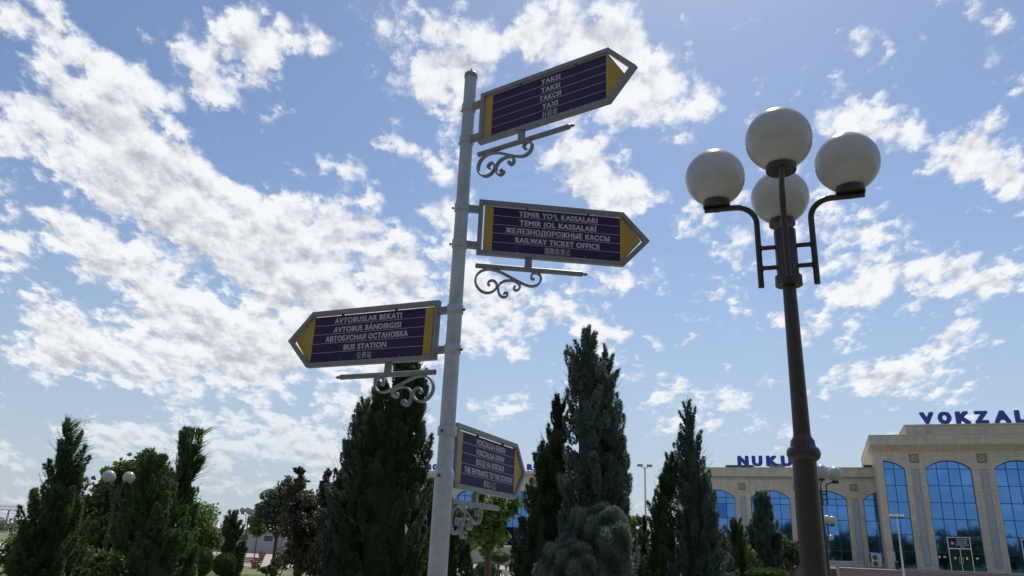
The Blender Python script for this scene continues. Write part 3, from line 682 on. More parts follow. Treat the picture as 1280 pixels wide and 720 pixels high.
# tall floodlight mast and terrace lamp
p = atY(806, 583, 60); t = thing('floodlight_mast', 'slender tall mast with two floodlights between the junipers', 'light mast', (p.x, 60, gz(p.x, 60)))
hz = p.z - gz(p.x, 60)
m = MB(); m.tube([(0, 0, 0), (0, 0, hz)], [.11, .05], 12); m.build('mast', MT['roofgrey'], t)
for s in (-1, 1):
    m = MB(); m.tube([(0, 0, hz-.25), (s*.3, 0, hz)], .025, 8); m.build('bracket', MT['roofgrey'], t)
    m = MB(); m.box(s*.38-.2, s*.38+.2, -.12, .2, hz-.02, hz+.16); m.build('floodlight', MT['grey'], t, bevel=.02)
p = atY(1121, 646, 66); t = thing('terrace_lamp', 'thin pale pole with a row of three floodlights in front of the hall', 'light mast', (p.x, 66, gz(p.x, 66)))
hz = p.z - gz(p.x, 66)
m = MB(); m.tube([(0, 0, 0), (0, 0, hz-.06)], [.10, .05], 12); m.build('mast', MT['roofgrey'], t)
m = MB(); m.box(-.62, .62, -.05, .05, hz-.06, hz); m.build('crossbar', MT['dark'], t)
for s in (-.45, 0, .45):
    m = MB(); m.box(s-.15, s+.15, -.09, .13, hz+.002, hz+.2); m.build('floodlight', MT['white'], t, bevel=.015)

# ------------------------------------------------------------------ foliage
RNG = np.random.default_rng(11)
def tri_mesh(name, P, tint, material, parent=None, extra=None):
    """P: (n,3,3) triangles"""
    n = len(P); v = P.reshape(-1, 3).astype(np.float32); me = bpy.data.meshes.new(name)
    me.vertices.add(3*n); me.vertices.foreach_set('co', v.ravel())
    me.loops.add(3*n); me.loops.foreach_set('vertex_index', np.arange(3*n, dtype=np.int32))
    me.polygons.add(n); me.polygons.foreach_set('loop_start', np.arange(0, 3*n, 3, dtype=np.int32)); me.polygons.foreach_set('loop_total', np.full(n, 3, np.int32))
    me.update(calc_edges=True)
    a = me.attributes.new('tint', 'FLOAT', 'FACE'); a.data.foreach_set('value', np.clip(tint, 0, 1).astype(np.float32))
    me.materials.append(material)
    o = bpy.data.objects.new(name, me); col.objects.link(o); o.parent = parent
    return o
def unit(a): return a/np.maximum(np.linalg.norm(a, axis=-1, keepdims=True), 1e-9)
def tufts(p, d, length, width, k, spread):
    """k narrow triangles fanning from each point p towards d"""
    n = len(p); P = np.repeat(p, k, 0); D = unit(np.repeat(d, k, 0) + RNG.normal(0, spread, (n*k, 3)))
    side = unit(np.cross(D, RNG.normal(0, 1, (n*k, 3)))); ln = length*RNG.uniform(.6, 1.25, (n*k, 1)); w = width*RNG.uniform(.7, 1.3, (n*k, 1))
    b = P - D*ln*.25
    return np.stack([b - side*w, b + side*w, P + D*ln], 1)
def leaves(p, size, nrm_up=.4):
    n = len(p); a = unit(RNG.normal(0, 1, (n, 3)) + np.array([0, 0, -.2])); nn = unit(RNG.normal(0, 1, (n, 3)) + np.array([0, 0, nrm_up])); b = unit(np.cross(nn, a)); a = np.cross(b, nn)
    s = size*RNG.uniform(.6, 1.3, (n, 1)); tip = p + a*s; l = p + b*s*.38 + a*s*.35 + nn*s*.08; r = p - b*s*.38 + a*s*.35 + nn*s*.08
    return np.concatenate([np.stack([p, l, tip], 1), np.stack([p, tip, r], 1)])
LM = dict(
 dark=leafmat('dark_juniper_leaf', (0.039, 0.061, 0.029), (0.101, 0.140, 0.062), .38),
 thuja=leafmat('thuja_leaf', (0.039, 0.071, 0.024), (0.106, 0.168, 0.050), .38),
 blue=leafmat('blue_juniper_leaf', (.062, .095, .080), (.175, .24, .20), .38),
 green=leafmat('green_juniper_leaf', (0.046, 0.085, 0.034), (0.123, 0.190, 0.073), .38),
 bluegreen=leafmat('blue_green_juniper_leaf', (0.043, 0.085, 0.059), (0.123, 0.202, 0.134), .38),
 decid=leafmat('broad_leaf', (.05, .085, .022), (.16, .20, .065), .35),
 bright=leafmat('bright_leaf', (.07, .14, .025), (.18, .28, .06), .4),
 plum=leafmat('purple_brown_leaf', (.07, .062, .046), (.17, .155, .115), .3),
 greyjun=leafmat('grey_juniper_leaf', (0.073, 0.098, 0.079), (0.190, 0.224, 0.190), .38),
 olive=leafmat('grey_olive_leaf', (.06, .08, .045), (.16, .18, .12), .3),
 hedge=leafmat('clipped_hedge_leaf', (.030, .07, .015), (.09, .16, .04), .3))
def rows_to_world(rows, Y):
    a = []
    for y, xl, xr in rows:
        l = atY(xl, y, Y); r = atY(xr, y, Y); c = (l+r)/2; a.append((c.z, c.x, max((r.x-l.x)/2, .02)))
    a.sort(); return a
def conifer(label, rows, Y, leaf, dens=1.0, shag=.10, clump=.16, name='juniper_tree', cat='tree', group='junipers and thujas in the garden', shoots=40, spray=.06, core=.5, lobes=None, plume=0, fan=.45, mode='spray'):
    a = rows_to_world(rows, Y); zb = gz(a[0][1], Y)
    top = a[-1][0]
    if a[0][0] > zb + .5: a = [(zb + .15, a[0][1], a[0][2]*.85)] + [(zb + .5, a[0][1], a[0][2]*1.0)] + a
    zz, cx, rr = (np.array(q) for q in zip(*a)); H = top - zb; bx = cx[0]
    t = thing(name, label, cat, (bx, Y, zb), 0, group)
    def axis(z): return np.interp(z, zz, cx) - bx
    def rad_(z): return np.interp(z, zz, rr)
    # flame-shaped clumps spread over the crown
    area = float(np.trapz(rr*2*math.pi, zz)); nc = int(max(30, area/(clump*clump)*.46))
    zc = zb + .15 + (top - zb - .15) * RNG.uniform(0, 1, nc*4)
    keep = RNG.uniform(0, 1, nc*4) < (rad_(zc)/rr.max())**.8 + .06; zc = zc[keep][:nc]; nc = len(zc)
    ph = RNG.uniform(0, 2*math.pi, nc); fr = RNG.uniform(.62, 1.0, nc)
    lum = 1 + .10*np.sin(ph*3 + zc*2.1) + .07*np.sin(ph*5 - zc*3.7)
    per = max(4, int(170*dens)); 
    R = np.maximum(rad_(zc)*1.05*lum - clump*.28*np.clip(rad_(zc)/(clump*2.2), .2, 1), .03)*fr
    cpos = np.stack([axis(zc) + R*np.cos(ph), R*np.sin(ph), zc - zb], 1)
    outd = np.stack([np.cos(ph), np.sin(ph), np.zeros(nc)], 1)
    up = np.array([0, 0, 1.])
    cdir = unit(up*1.0 + outd*RNG.uniform(.12, .5, (nc, 1)) + RNG.normal(0, .12, (nc, 3)))
    cl = clump*RNG.uniform(1.6, 3.8, nc); crad = clump*RNG.uniform(.24, .5, nc)
    small = np.clip(rad_(zc)/(clump*1.6), .35, 1); crad *= small
    ci = np.repeat(np.arange(nc), per); u = RNG.uniform(0, 1, len(ci)); an = RNG.uniform(0, 2*math.pi, len(ci))
    w = np.sin(np.clip(u*.9+.1, 0, 1)*math.pi)**.6 * crad[ci]
    s1 = unit(np.cross(cdir, RNG.normal(0, 1, (nc, 3)))); s2 = np.cross(cdir, s1)
    rdir = s1[ci]*np.cos(an)[:, None] + s2[ci]*np.sin(an)[:, None]
    P = cpos[ci] + cdir[ci]*(u*cl[ci] - cl[ci]*.4)[:, None] + rdir*w[:, None]
    D = unit(cdir[ci]*.9 + rdir*.7)
    # nothing outside the crown outline except a few shoots
    zabs = P[:, 2] + zb; ok = zabs < top + .05; P, D, ci = P[ok], D[ok], ci[ok]
    T = tufts(P, D, spray, spray*.17, 3, fan); tint = np.repeat(RNG.uniform(0, .9, nc)[ci], 3) + RNG.normal(0, .2, len(ci)*3)
    parts = [T]; tints = [tint]
    if shoots:
        zs = zb + .3 + (top-zb-.3)*RNG.uniform(.15, 1, shoots)**.7; ph = RNG.uniform(0, 2*math.pi, shoots); R = rad_(zs)*.95
        b0 = np.stack([axis(zs) + R*np.cos(ph), R*np.sin(ph), zs-zb], 1); dd = unit(np.stack([np.cos(ph)*.8, np.sin(ph)*.8, RNG.uniform(.3, 1.3, shoots)], 1))
        ln = shag*RNG.uniform(.8, 2.6, shoots)
        for q in np.linspace(0, 1, 9):
            pp = b0 + dd*(ln*q)[:, None] + np.array([0, 0, 1])*(ln*q*q*.3)[:, None]
            parts.append(tufts(pp, dd, spray*(.95-.6*q), spray*.09, 3, .5)); tints.append(RNG.uniform(.1, .6, shoots*3))
    if plume:   # loose feathery leader at the top: thin bent twigs with short side sprays
        for i in range(plume*3):
            a0 = RNG.uniform(0, 6.28); z0 = top - H*RNG.uniform(.02, .26); r0 = rad_(z0)
            p0 = np.array([axis(z0) + .6*r0*math.cos(a0), .6*r0*math.sin(a0), z0-zb]); d0 = unit(np.array([math.cos(a0)*.8 + .15, math.sin(a0)*.7, RNG.uniform(.7, 1.6)])); ll = H*RNG.uniform(.03, .095)
            q_ = np.linspace(0, 1, 16); pp = p0 + d0*(ll*q_)[:, None] + np.array([.4, 0, -.1])*(q_*q_*ll)[:, None]
            for jj in range(0, 16):
                sc_ = spray*(1.15 - .75*q_[jj]); parts.append(tufts(pp[jj:jj+1], d0[None], sc_, sc_*.09, 4, .55)); tints.append(RNG.uniform(.1, .6, 4))
    crown = tri_mesh('crown', np.concatenate(parts), np.concatenate(tints), LM[leaf], t)
    # opaque dark core standing in for the shaded crown interior
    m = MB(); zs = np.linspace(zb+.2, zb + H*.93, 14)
    m.tube([(float(axis(z)), 0, float(z-zb)) for z in zs], [float(max(rad_(z)*core, .01)) for z in zs], 14); cc = m.build('dark_core', LM['dark'], t)
    m = MB(); zs = np.linspace(zb-.1, zb + H*.8, 8); m.tube([(float(axis(max(z, zb+.1))), 0, float(z-zb)) for z in zs], [.10*H/5*(1-.8*i/7) for i in range(8)], 10); m.build('trunk', MT['bark'], t)
    return t
def leafy(label, blobs, Y, leaf, size=.10, dens=1.0, name='leafy_tree', cat='tree', group='broadleaved trees in the garden', stem=None, depth=1.0, weep=0, trunk=True):
    """blobs: (px, py, radius px) puffs of leaves carried by limbs"""
    C = [(atY(x, y, Y), r*Y/935/math.cos(PITCH)*.98) for x, y, r in blobs]
    bx = stem if stem is not None else sum(c.x for c, r in C)/len(C); bx = float(bx)
    zb = gz(bx, Y); t = thing(name, label, cat, (bx, Y, zb), 0, group)
    parts = []; tints = []; fork = min(c.z for c, r in C) - zb; fork = max(.35, fork*.75)
    tm = MB(); rt = .035 + .012*len(C)
    tm.tube([(0, 0, -.1), (.02, 0, fork*.5), (0, .02, fork)], [rt*1.2, rt, rt*.8], 10)
    lm = MB()
    for c, r in C:
        dy = RNG.uniform(-.6, .6)*r*depth; cc = np.array([c.x-bx, dy, c.z-zb])
        mid = np.array([cc[0]*.5, dy*.4, fork + (cc[2]-fork)*.45]); lm.tube([(0, 0, fork*.95), mid, cc, cc + np.array([0, 0, r*.5])], [rt*.6, rt*.4, rt*.25, rt*.08], 7)
        nb = int(26*dens*(r/.5)**1.6) + 8
        d = unit(RNG.normal(0, 1, (nb, 3))); q = cc + d*(r*RNG.uniform(.35, 1.0, (nb, 1)))
        for e in q[::3]: lm.tube([cc*.6 + mid*.4, (cc+e)/2 + np.array([0, 0, .03]), e], [rt*.14, rt*.10, rt*.05], 5)
        per = 26
        pts = np.repeat(q, per, 0) + RNG.normal(0, r*.16, (nb*per, 3)) * np.array([1, 1, .8])
        if weep: pts[:, 2] -= np.abs(RNG.normal(0, r*weep, len(pts)))
        parts.append(leaves(pts, size)); tt = np.repeat(RNG.uniform(.1, .8, nb), per) + RNG.normal(0, .15, nb*per); tints.append(np.tile(tt, 2))
    tri_mesh('crown', np.concatenate(parts), np.concatenate(tints), LM[leaf], t)
    if trunk:
        tm.build('trunk', MT['bark'], t); lm.build('limbs', MT['bark'], t)
    return t
def hedge_ball(label, cx, cy, rx, ry, Y, leaf='hedge', name='clipped_bush', dens=1.0, sz=.05, group='clipped round bushes on the lawn'):
    c = atY(cx, cy, Y); k = Y/935/math.cos(PITCH); RX, RZ = rx*k, ry*k; zb = gz(c.x, Y)
    t = thing(name, label, 'bush', (c.x, Y, zb), 0, group)
    n = int(5200*dens*RX*RZ*3) + 900; d = unit(RNG.normal(0, 1, (n, 3))); am = 2.6 if leaf == 'blue' else 1; lum = 1 + am*(.04*np.sin(d[:, :1]*5 + d[:, 2:]*6) + .035*np.sin(d[:, 1:2]*11 - d[:, :1]*9 + 3*d[:, 2:]))
    zc = max(c.z - zb, RZ*.6)
    p = d*np.array([RX, RX, RZ])*RNG.uniform(.86, 1.0, (n, 1))*lum + np.array([0, 0, zc]); ok = p[:, 2] > .01; p, d = p[ok], d[ok]
    T = tufts(p, d*.7 + np.array([0, 0, .8]), sz, sz*.16, 3, .4); tri_mesh('foliage', T, np.repeat(np.clip(.45 + (lum[ok][:, 0]-1)*(5 if leaf == 'blue' else 3), 0, 1), 3) + RNG.normal(0, .25, len(T)), LM[leaf], t)  # hollows between lumps tinted darker: gap shade put into the leaf colour
    m = MB(); pr = [(max(RX*.84*math.sin(q), .01), zc + RZ*.84*math.cos(q)) for q in np.linspace(math.pi*.97, .03, 12)]; m.lathe(pr, seg=18); m.build('dark_core', LM['dark'], t)  # solid dark body in place of the bush's shaded inside
    m = MB(); m.tube([(0, 0, -.05), (0, 0, max(.1, zc - RZ*.3))], [.05, .04], 8); m.build('trunk', MT['bark'], t)

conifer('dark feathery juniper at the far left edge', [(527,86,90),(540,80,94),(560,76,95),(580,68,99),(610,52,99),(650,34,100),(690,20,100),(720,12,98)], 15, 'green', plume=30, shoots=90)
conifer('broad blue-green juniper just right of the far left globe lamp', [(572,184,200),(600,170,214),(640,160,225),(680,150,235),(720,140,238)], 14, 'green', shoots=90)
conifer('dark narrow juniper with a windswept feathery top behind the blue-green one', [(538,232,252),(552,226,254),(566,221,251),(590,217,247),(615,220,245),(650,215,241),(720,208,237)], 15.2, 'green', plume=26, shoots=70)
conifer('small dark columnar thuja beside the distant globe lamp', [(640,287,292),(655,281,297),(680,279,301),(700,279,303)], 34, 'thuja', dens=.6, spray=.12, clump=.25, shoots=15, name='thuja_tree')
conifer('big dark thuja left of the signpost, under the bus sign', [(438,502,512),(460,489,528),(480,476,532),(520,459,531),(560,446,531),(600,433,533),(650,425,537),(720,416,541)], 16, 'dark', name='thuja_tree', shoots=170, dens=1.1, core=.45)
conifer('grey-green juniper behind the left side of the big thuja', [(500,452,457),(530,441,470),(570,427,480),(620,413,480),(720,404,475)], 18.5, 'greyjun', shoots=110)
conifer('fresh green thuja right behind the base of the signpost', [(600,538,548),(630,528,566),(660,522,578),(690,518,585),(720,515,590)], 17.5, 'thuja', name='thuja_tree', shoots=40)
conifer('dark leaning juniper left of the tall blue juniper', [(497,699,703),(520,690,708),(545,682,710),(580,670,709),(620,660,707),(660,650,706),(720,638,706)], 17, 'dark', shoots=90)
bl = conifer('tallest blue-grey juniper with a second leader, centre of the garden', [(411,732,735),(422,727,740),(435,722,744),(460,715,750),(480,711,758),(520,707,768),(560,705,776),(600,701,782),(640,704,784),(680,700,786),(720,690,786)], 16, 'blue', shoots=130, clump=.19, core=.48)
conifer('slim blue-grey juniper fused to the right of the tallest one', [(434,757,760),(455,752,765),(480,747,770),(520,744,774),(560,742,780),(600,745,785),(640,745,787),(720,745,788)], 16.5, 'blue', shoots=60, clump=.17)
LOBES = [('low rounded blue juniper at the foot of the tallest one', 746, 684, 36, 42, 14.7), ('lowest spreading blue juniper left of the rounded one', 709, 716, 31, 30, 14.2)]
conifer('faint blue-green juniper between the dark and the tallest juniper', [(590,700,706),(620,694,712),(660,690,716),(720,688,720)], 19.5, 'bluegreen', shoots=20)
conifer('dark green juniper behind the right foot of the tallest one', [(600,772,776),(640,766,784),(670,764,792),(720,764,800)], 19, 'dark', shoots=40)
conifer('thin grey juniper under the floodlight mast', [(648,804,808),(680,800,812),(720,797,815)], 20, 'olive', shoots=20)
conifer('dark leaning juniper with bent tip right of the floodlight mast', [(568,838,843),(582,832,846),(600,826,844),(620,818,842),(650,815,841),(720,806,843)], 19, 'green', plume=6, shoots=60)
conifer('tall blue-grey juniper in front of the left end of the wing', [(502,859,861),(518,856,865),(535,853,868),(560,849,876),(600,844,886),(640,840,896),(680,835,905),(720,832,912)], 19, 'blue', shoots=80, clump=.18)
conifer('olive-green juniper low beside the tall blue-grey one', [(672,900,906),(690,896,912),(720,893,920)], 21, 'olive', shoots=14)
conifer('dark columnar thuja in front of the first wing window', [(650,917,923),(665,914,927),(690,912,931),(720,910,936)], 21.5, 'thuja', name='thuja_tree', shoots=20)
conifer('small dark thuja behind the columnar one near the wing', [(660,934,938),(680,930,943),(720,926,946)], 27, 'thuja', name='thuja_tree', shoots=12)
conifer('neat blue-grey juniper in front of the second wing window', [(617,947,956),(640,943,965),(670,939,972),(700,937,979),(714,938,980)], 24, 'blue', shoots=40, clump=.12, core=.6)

leafy('broadleaved tree with dark glossy leaves behind the far left lamp', [(112,650,24),(132,632,24),(150,602,22),(182,588,20),(165,625,28),(190,612,22),(105,690,28),(140,680,36),(175,670,30),(48,640,7),(58,655,12)], 28, 'decid', size=.20, dens=1.15)
leafy('bright green weeping tree in front of the lawn at left', [(252,640,16),(262,658,15),(247,664,17),(268,672,10),(240,645,14)], 36, 'bright', size=.13, weep=.35)
leafy('grey-green tree beside the far grey warehouse', [(345,622,15),(334,640,13),(360,612,15),(350,650,15),(365,640,14)], 36, 'olive', size=.15)
leafy('purple-brown plum tree with a sparse upright leader', [(375,588,5),(376,604,8),(368,625,16),(385,630,16),(372,655,22),(395,660,20),(375,690,26),(400,700,24)], 20, 'plum', size=.10, dens=1.2)
leafy('dark purple-brown plum tree against the big thuja', [(408,592,4),(408,606,8),(410,625,13),(412,650,18),(418,680,22),(425,705,22)], 19.4, 'plum', size=.10, dens=1.3)
leafy('small round tree on the roofline of the grey warehouse', [(325,652,9),(322,660,8)], 90, 'decid', size=.4, dens=.8)
leafy('feathery green tree behind the scroll of the lowest sign', [(600,640,18),(628,632,16),(588,665,20),(615,660,20),(643,628,10),(600,620,8)], 24, 'bright', size=.13, weep=.15)
leafy('light yellow-green shrub behind the tall juniper beside the mast', [(794,650,9),(797,668,10),(792,690,12)], 25, 'bright', size=.12, name='shrub', cat='bush', group='loose shrubs')
leafy('round green tree left of the nearest lamp shaft', [(978,683,12),(993,688,14),(984,700,14),(1000,700,10)], 28, 'decid', size=.12, dens=1.3)
leafy('yellow-green bush at the foot of the second wing window', [(935,695,12),(938,710,12)], 23, 'decid', size=.09, name='shrub', cat='bush', group='loose shrubs')
leafy('pale green shrub left of the dark entrance canopy', [(606,690,7),(612,685,6)], 34, 'bright', size=.12, name='shrub', cat='bush', group='loose shrubs')
leafy('low dark shrub at the foot of the plum trees', [(350,700,9),(342,712,8)], 30, 'decid', size=.1, name='shrub', cat='bush', group='loose shrubs')
leafy('shady shrub at the foot of the far left juniper', [(20,680,14),(10,700,16),(28,700,14)], 22, 'decid', size=.1, name='shrub', cat='bush', group='loose shrubs')
leafy('dark shrub filling the gap under the broadleaved tree', [(110,705,18),(130,710,18)], 18, 'decid', size=.1, name='shrub', cat='bush', group='loose shrubs')
for lb_, cx_, cy_, rx_, ry_, Y__ in LOBES:
    o = hedge_ball(lb_, cx_, cy_, rx_, ry_, Y__, 'blue', 'juniper_bush', 3.0, .075, 'low blue junipers')
hedge_ball('tall egg-shaped clipped bush beside the bright weeping tree', 250, 704, 14, 16, 30)
hedge_ball('round clipped bush under the small columnar thuja', 280, 706, 13, 12, 33)
hedge_ball('lighter round bush just behind the distant lamp foot', 294, 704, 9, 11, 36)
hedge_ball('round clipped bush right of the signpost base', 607, 713, 12, 9, 30)
hedge_ball('flat dark bush on the grass below the plum trees', 334, 713, 8, 4, 42, dens=.6)
hedge_ball('small bush in front of the dark canopy beyond the signpost', 624, 697, 12, 6, 44, dens=.6)
hedge_ball('bright low clipped hedge below the neat blue-grey juniper', 958, 718, 22, 6, 18)

# tall trees behind the photographer, seen only mirrored in the hall windows
GR = {}
def grove_tree(label, x, y, h, r, leaf):
    t = thing('park_tree', label, 'tree', (x, y, 0), float(RNG.uniform(0, 6)), 'park trees behind the photographer')
    if leaf not in GR:
        nb = 150; d = unit(RNG.normal(0, 1, (nb, 3))); q = d*np.array([1, 1, .44])*RNG.uniform(.45, 1, (nb, 1)) + np.array([0, 0, .54])
        pts = np.repeat(q, 26, 0) + RNG.normal(0, 1, (nb*26, 3))*np.array([.12, .12, .045]); c = tri_mesh('crown', leaves(pts, .1)*np.array([1, 1, .6]) , np.tile(RNG.uniform(0, .6, nb*26), 2), LM[leaf], t)
        m = MB(); m.tube([(0, 0, -.01), (.03, 0, .35), (0, 0, .75)], [.07, .05, .02], 9); k = m.build('trunk', MT['bark'], t); GR[leaf] = (c.data, k.data)
    else:
        for nme, dat in zip(('crown', 'trunk'), GR[leaf]):
            o = bpy.data.objects.new(nme, dat); col.objects.link(o); o.parent = t
    t.scale = (r, r, h/.6*.80)
for i, x in enumerate(range(-46, 52, 6)):
    lf = ('decid', 'dark', 'green', 'olive')[(i*7+i//3) % 4]
    grove_tree('tall park tree behind the photographer, mirrored in the hall glass', x + float(RNG.uniform(-1.5, 1.5)), -9 - 5*(i % 2) + float(RNG.uniform(-1, 1)), float(RNG.uniform(7.5, 12.5)), float(RNG.uniform(3.4, 4.8)), lf)

# ------------------------------------------------------------------ far left: warehouse, railway gantry, tree line
a = atY(210, 690, 112); b = atY(425, 690, 112); zt = atY(330, 657, 112).z; zb = gz(-40, 112)
t = thing('warehouse', 'long low grey warehouse with pale roof beyond the lawn', 'building', (a.x, 112, zb))
wd = b.x-a.x; hh = zt-zb
m = MB(); m.box(0, wd, 0, 18, 0, hh-.75); m.build('wall', MT['warehouse'], t)
m = MB(); m.prism([(-.4, hh-.748), (wd+.4, hh-.748), (wd+.4, hh-.55), (-.4, hh-.55)], -.5, 18.5); m.add([(-.4, -.5, hh-.548), (wd+.4, -.5, hh-.548), (wd+.4, 18.5, hh-.548), (-.4, 18.5, hh-.548), (-.4, 9, hh), (wd+.4, 9, hh)], [(0,1,5,4), (2,3,4,5), (1,2,5), (3,0,4)]); m.build('roof', MT['roofgrey'], t)
for k in range(7):
    m = MB(); x = 1.5 + k*(wd-3)/6; m.box(x-.12, x+.12, -.12, -.002, 0, hh-.76); m.build('pilaster', MT['grey'], t)
for k in range(6):
    x = 1.5 + (k+.5)*(wd-3)/6; m = MB(); m.box(x-.6, x+.6, -.04, -.002, hh*.45, hh*.45+.7); m.build('window', MT['blackglass'], t)
# canopy near the far block entrance
p0 = atY(619, 686, 80); p1 = atY(655, 668, 80); zb = gz(0, 80)
t = thing('entrance_canopy', 'dark blue glass entrance canopy between signpost and leaning juniper', 'canopy', (p0.x, 80, zb))
w_ = 8.0
m = MB(); m.box(0, w_, 0, 5, 2.35, 4.2); m.build('fascia', MT['darkglass'], t)
m = MB(); m.box(-.1, w_+.1, -.12, -.002, 2.30, 2.42); m.build('trim', MT['white'], t)
for x in (.2, w_-.4):
    for y in (.2, 4.6):
        m = MB(); m.box(x, x+.22, y, y+.22, 0, 2.348); m.build('column', MT['plaque'], t)
m = MB(); m.box(-1.6, -.2, 3, 3.4, 0, 5.4); o = m.build('wall_pier', MT['stone'], t)
# gantry
p0 = atY(-22, 634, 240); p1 = atY(30, 634, 240)
t = thing('railway_gantry', 'steel railway gantry over far tracks at the left edge', 'gantry', (p0.x, 240, gz(-200, 240)))
Wg = p1.x-p0.x; Hg = p0.z - t.location.z
m = MB()
for z in (Hg-.5, Hg+.5):
    for y in (-.3, .3): m.tube([(0, y, z), (Wg, y, z)], .10, 5)
for k in range(10):
    x = Wg*k/10; m.tube([(x, 0, Hg-.5), (x+Wg/20, 0, Hg+.5), (x+Wg/10, 0, Hg-.5)], .07, 4)
m.build('truss_beam', MT['grey'], t)
for x in (Wg*.42, Wg*.66):
    for y in (-.5, .5):
        m = MB(); m.tube([(x, y, 0), (x, y*.4, Hg-.5)], .14, 6); m.build('leg', MT['grey'], t)
for z in (Hg-1.2, Hg+1.2):
    m = MB(); m.tube([(-30, 0, z), (Wg*.3, 0, z-.3), (Wg+14, 0, z-.2), (Wg+50, 0, z-.8)], .035, 4); m.build('overhead_wire', MT['grey'], t)
for px, lab in ((20, 'thin lamp pole right of the railway gantry'), (36, 'thin lamp pole beside the far left juniper')):
    p = atY(px, 646, 150); t = thing('lamp_pole', lab, 'lamp pole', (p.x, 150, gz(-90, 150)), 0, 'thin poles along the railway'); z = p.z - t.location.z
    m = MB(); m.tube([(0, 0, 0), (0, 0, z)], [.12, .07], 8); m.build('mast', MT['grey'], t); m = MB(); m.tube([(-.5, 0, z), (.5, 0, z)], .06, 6); m.build('crossbar', MT['grey'], t)
# far woods
n = 900; P = np.stack([RNG.uniform(-420, -60, n), RNG.uniform(280, 360, n), RNG.uniform(-.6, 1, n)], 1); P[:, 2] += 2.4*(1+.5*np.sin(P[:, 0]*.09))*RNG.uniform(0, 1, n)
pts = np.repeat(P, 14, 0) + RNG.normal(0, 1.0, (n*14, 3)); o = tri_mesh('far_woods', leaves(pts, 1.4), RNG.uniform(0, .8, n*28), LM['olive']); tag(o, 'hazy low belt of trees on the far left horizon', None, None, 'stuff')
n = 900; P = np.stack([RNG.uniform(-60, 300, n), RNG.uniform(240, 330, n), RNG.uniform(-.6, 1, n)], 1); P[:, 2] += 2.6*RNG.uniform(0, 1, n)
pts = np.repeat(P, 14, 0) + RNG.normal(0, 1.0, (n*14, 3)); o = tri_mesh('far_woods', leaves(pts, 1.4), RNG.uniform(0, .8, n*28), LM['olive']); tag(o, 'low belt of trees beyond the station', None, None, 'stuff')

# grass blades on the lawn strip the photo shows
n = 26000; gx = RNG.uniform(-22, -3, n); gy = RNG.uniform(22, 50, n)
gp = np.stack([gx, gy, np.array([gz(float(a), float(b)) for a, b in zip(gx, gy)])], 1)
o = tri_mesh('grass', tufts(gp, np.tile([[0, 0, 1.]], (n, 1)), .10, .012, 2, .35), RNG.uniform(0, 1, n*2), LM['bright']); tag(o, 'short lawn grass left of the signpost', None, None, 'stuff')

# ------------------------------------------------------------------ small things on the far lawn
def bench(label, px, py, Y, rz=0):
    p = atY(px, py, Y); t = thing('park_bench', label, 'bench', (p.x, Y, gz(p.x, Y)), rz)
    for k in range(4):
        m = MB(); m.box(-.8, .8, -.22+k*.115, -.13+k*.115, .43, .46); m.build('seat_slat', MT['wood'], t)
    for k in range(3):
        m = MB(); m.box(-.8, .8, .24, .265, .52+k*.13, .62+k*.13); m.build('back_slat', MT['wood'], t)
    for x in (-.65, .65):
        m = MB(); m.box(x-.03, x+.03, -.2, .2, 0, .428); m.build('leg', MT['iron'], t); m = MB(); m.box(x-.025, x+.025, .266, .30, 0, .95); m.build('back_post', MT['iron'], t)
    return t
bench('grey bench on the pavement beyond the lawn', 313, 700, 56)
def pot(label, px, py, Y, sc=1):
    p = atY(px, py, Y); t = thing('flower_pot', label, 'flower pot', (p.x, Y, gz(p.x, Y)), 0, 'red flower pots on the far pavement')
    m = MB(); m.lathe([(.22*sc, 0), (.36*sc, .5*sc), (.40*sc, .52*sc), (.40*sc, .58*sc), (.33*sc, .585*sc)], seg=18); m.build('pot', MT['pot'], t)
    n = 160; d = unit(RNG.normal(0, 1, (n, 3))); d[:, 2] = abs(d[:, 2]); q = d*np.array([.34, .34, .3])*sc + np.array([0, 0, .58*sc]); tri_mesh('plant', leaves(q, .14*sc), RNG.uniform(0, 1, n*2), LM['plum'], t)
pot('red flower pot farther off beside the plum trees', 328, 690, 82, .9); pot('reddish flower pot beside the grey bench', 319, 702, 60, .8)
p = atY(240, 712, 17); t = thing('bollard', 'short white bent bollard at the foot of the egg-shaped bush', 'bollard', (p.x, 17, gz(p.x, 17)))
hb = p.z - t.location.z
m = MB(); m.tube([(.10, 0, 0), (.10, 0, hb-.08), (.07, 0, hb-.02), (0, 0, hb), (-.10, 0, hb-.02)], .03, 10); m.build('hoop', MT['white'], t)
m = MB(); m.lathe([(.07, 0), (.07, .02), (.03, .022)], c=(.10, 0, 0), seg=12); m.build('foot', MT['white'], t)

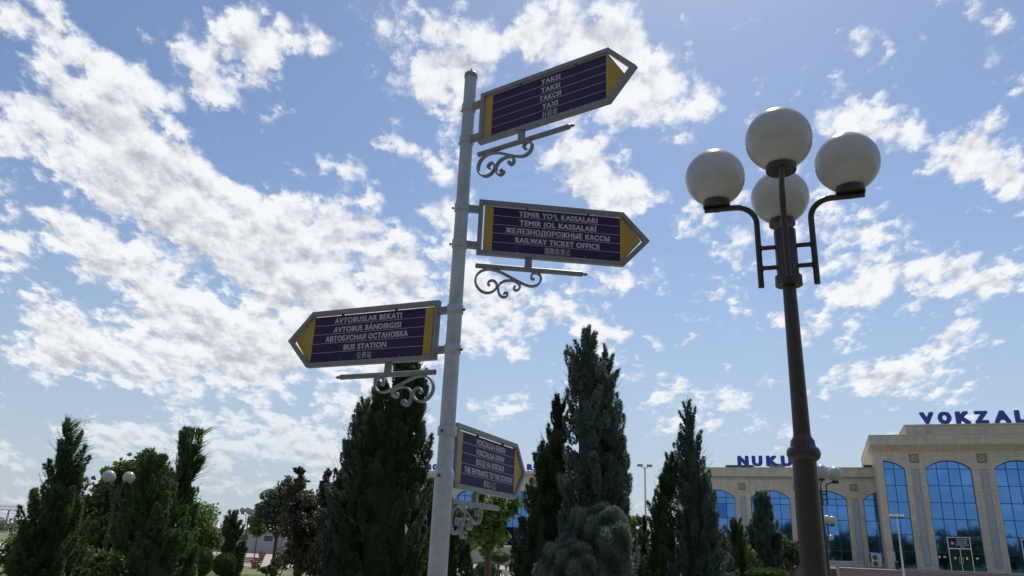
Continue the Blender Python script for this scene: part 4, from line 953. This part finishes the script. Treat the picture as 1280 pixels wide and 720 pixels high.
# two people sitting on a low bench beyond the signpost
def sitter(label, px, py, Y, top, legs, rz):
    p = atY(px, py, Y); t = thing('person', label, 'person', (p.x, Y, gz(p.x, Y)), rz, 'people sitting beyond the signpost')
    J = [((0,0,.50),.13),((0,-.01,.68),.125),((0,-.03,.88),.15),((0,-.03,.99),.075),((0,-.035,1.05),.055),((0,-.045,1.13),.09),((0,-.045,1.21),.075),
         ((.1,-.05,.50),.085),((.12,-.42,.50),.07),((.12,-.46,.46),.058),((.12,-.44,.10),.042),((.12,-.60,.04),.035),
         ((-.1,-.05,.50),.085),((-.12,-.42,.50),.07),((-.12,-.46,.46),.058),((-.12,-.44,.10),.042),((-.12,-.60,.04),.035),
         ((.18,-.03,.92),.055),((.24,-.05,.68),.043),((.16,-.28,.58),.034),((.13,-.36,.57),.028),
         ((-.18,-.03,.92),.055),((-.24,-.05,.68),.043),((-.16,-.28,.58),.034),((-.13,-.36,.57),.028)]
    E_ = [(0,1),(1,2),(2,3),(3,4),(4,5),(5,6),(0,7),(7,8),(8,9),(9,10),(10,11),(0,12),(12,13),(13,14),(14,15),(15,16),(2,17),(17,18),(18,19),(19,20),(2,21),(21,22),(22,23),(23,24)]
    me = bpy.data.meshes.new('body'); me.from_pydata([j[0] for j in J], E_, []); o = bpy.data.objects.new('body', me); col.objects.link(o)
    sk = o.modifiers.new('skin', 'SKIN'); sk.use_smooth_shade = True
    for i, j in enumerate(J): me.skin_vertices[0].data[i].radius = (j[1], j[1]*.85 if i not in (5, 6) else j[1])
    me.skin_vertices[0].data[0].use_root = True
    ss = o.modifiers.new('s', 'SUBSURF'); ss.levels = 2; ss.render_levels = 2
    bm_ = bpy.data.meshes.new_from_object(o.evaluated_get(bpy.context.evaluated_depsgraph_get())); bpy.data.objects.remove(o)
    for mm in (MT['skin'], top, legs): bm_.materials.append(mm)
    for pl in bm_.polygons:
        c = pl.center; pl.use_smooth = True
        pl.material_index = 0 if c.z > 1.0 or (c.y < -.3 and .53 < c.z and abs(c.x) < .2 and c.z > .56) else (1 if c.z > .56 or (c.y > -.12 and c.z > .5) else 2)
    o = bpy.data.objects.new('body', bm_); col.objects.link(o); o.parent = t
    h = MB(); pr = [(.10*math.sin(q), .11*math.cos(q)) for q in np.linspace(math.pi*.62, .03, 10)]; h.lathe(pr, c=(0, -.025, 1.175), seg=16); h.build('hair', MT['hair'], t)
    f = MB(); f.tube([(0, -.125, 1.165), (0, -.15, 1.135)], [.012, .018], 6)
    for x in (-.035, .035): f.lathe([(.004, -.006), (.010, 0), (.004, .006)], c=(x, -.125, 1.175), seg=8)
    f.build('face_features', MT['skin'], t)
sitter('seated person in dark clothes beyond the signpost base', 623, 705, 48, MT['cloth_dark'], MT['cloth_dark'], rad(10))
sitter('seated person in a pale top beside the one in dark clothes', 633, 706, 48, MT['cloth_light'], MT['cloth_dark'], rad(-12))
p = atY(628, 710, 48); t = thing('low_bench', 'low stone bench under the two seated people', 'bench', (p.x, 48.05, gz(p.x, 48)))
m = MB(); m.box(-.75, .75, -.18, .22, .34, .42); m.build('seat', MT['plaque'], t)
for x in (-.6, .5):
    m = MB(); m.box(x, x+.1, -.14, .18, 0, .338); m.build('leg', MT['plaque'], t)
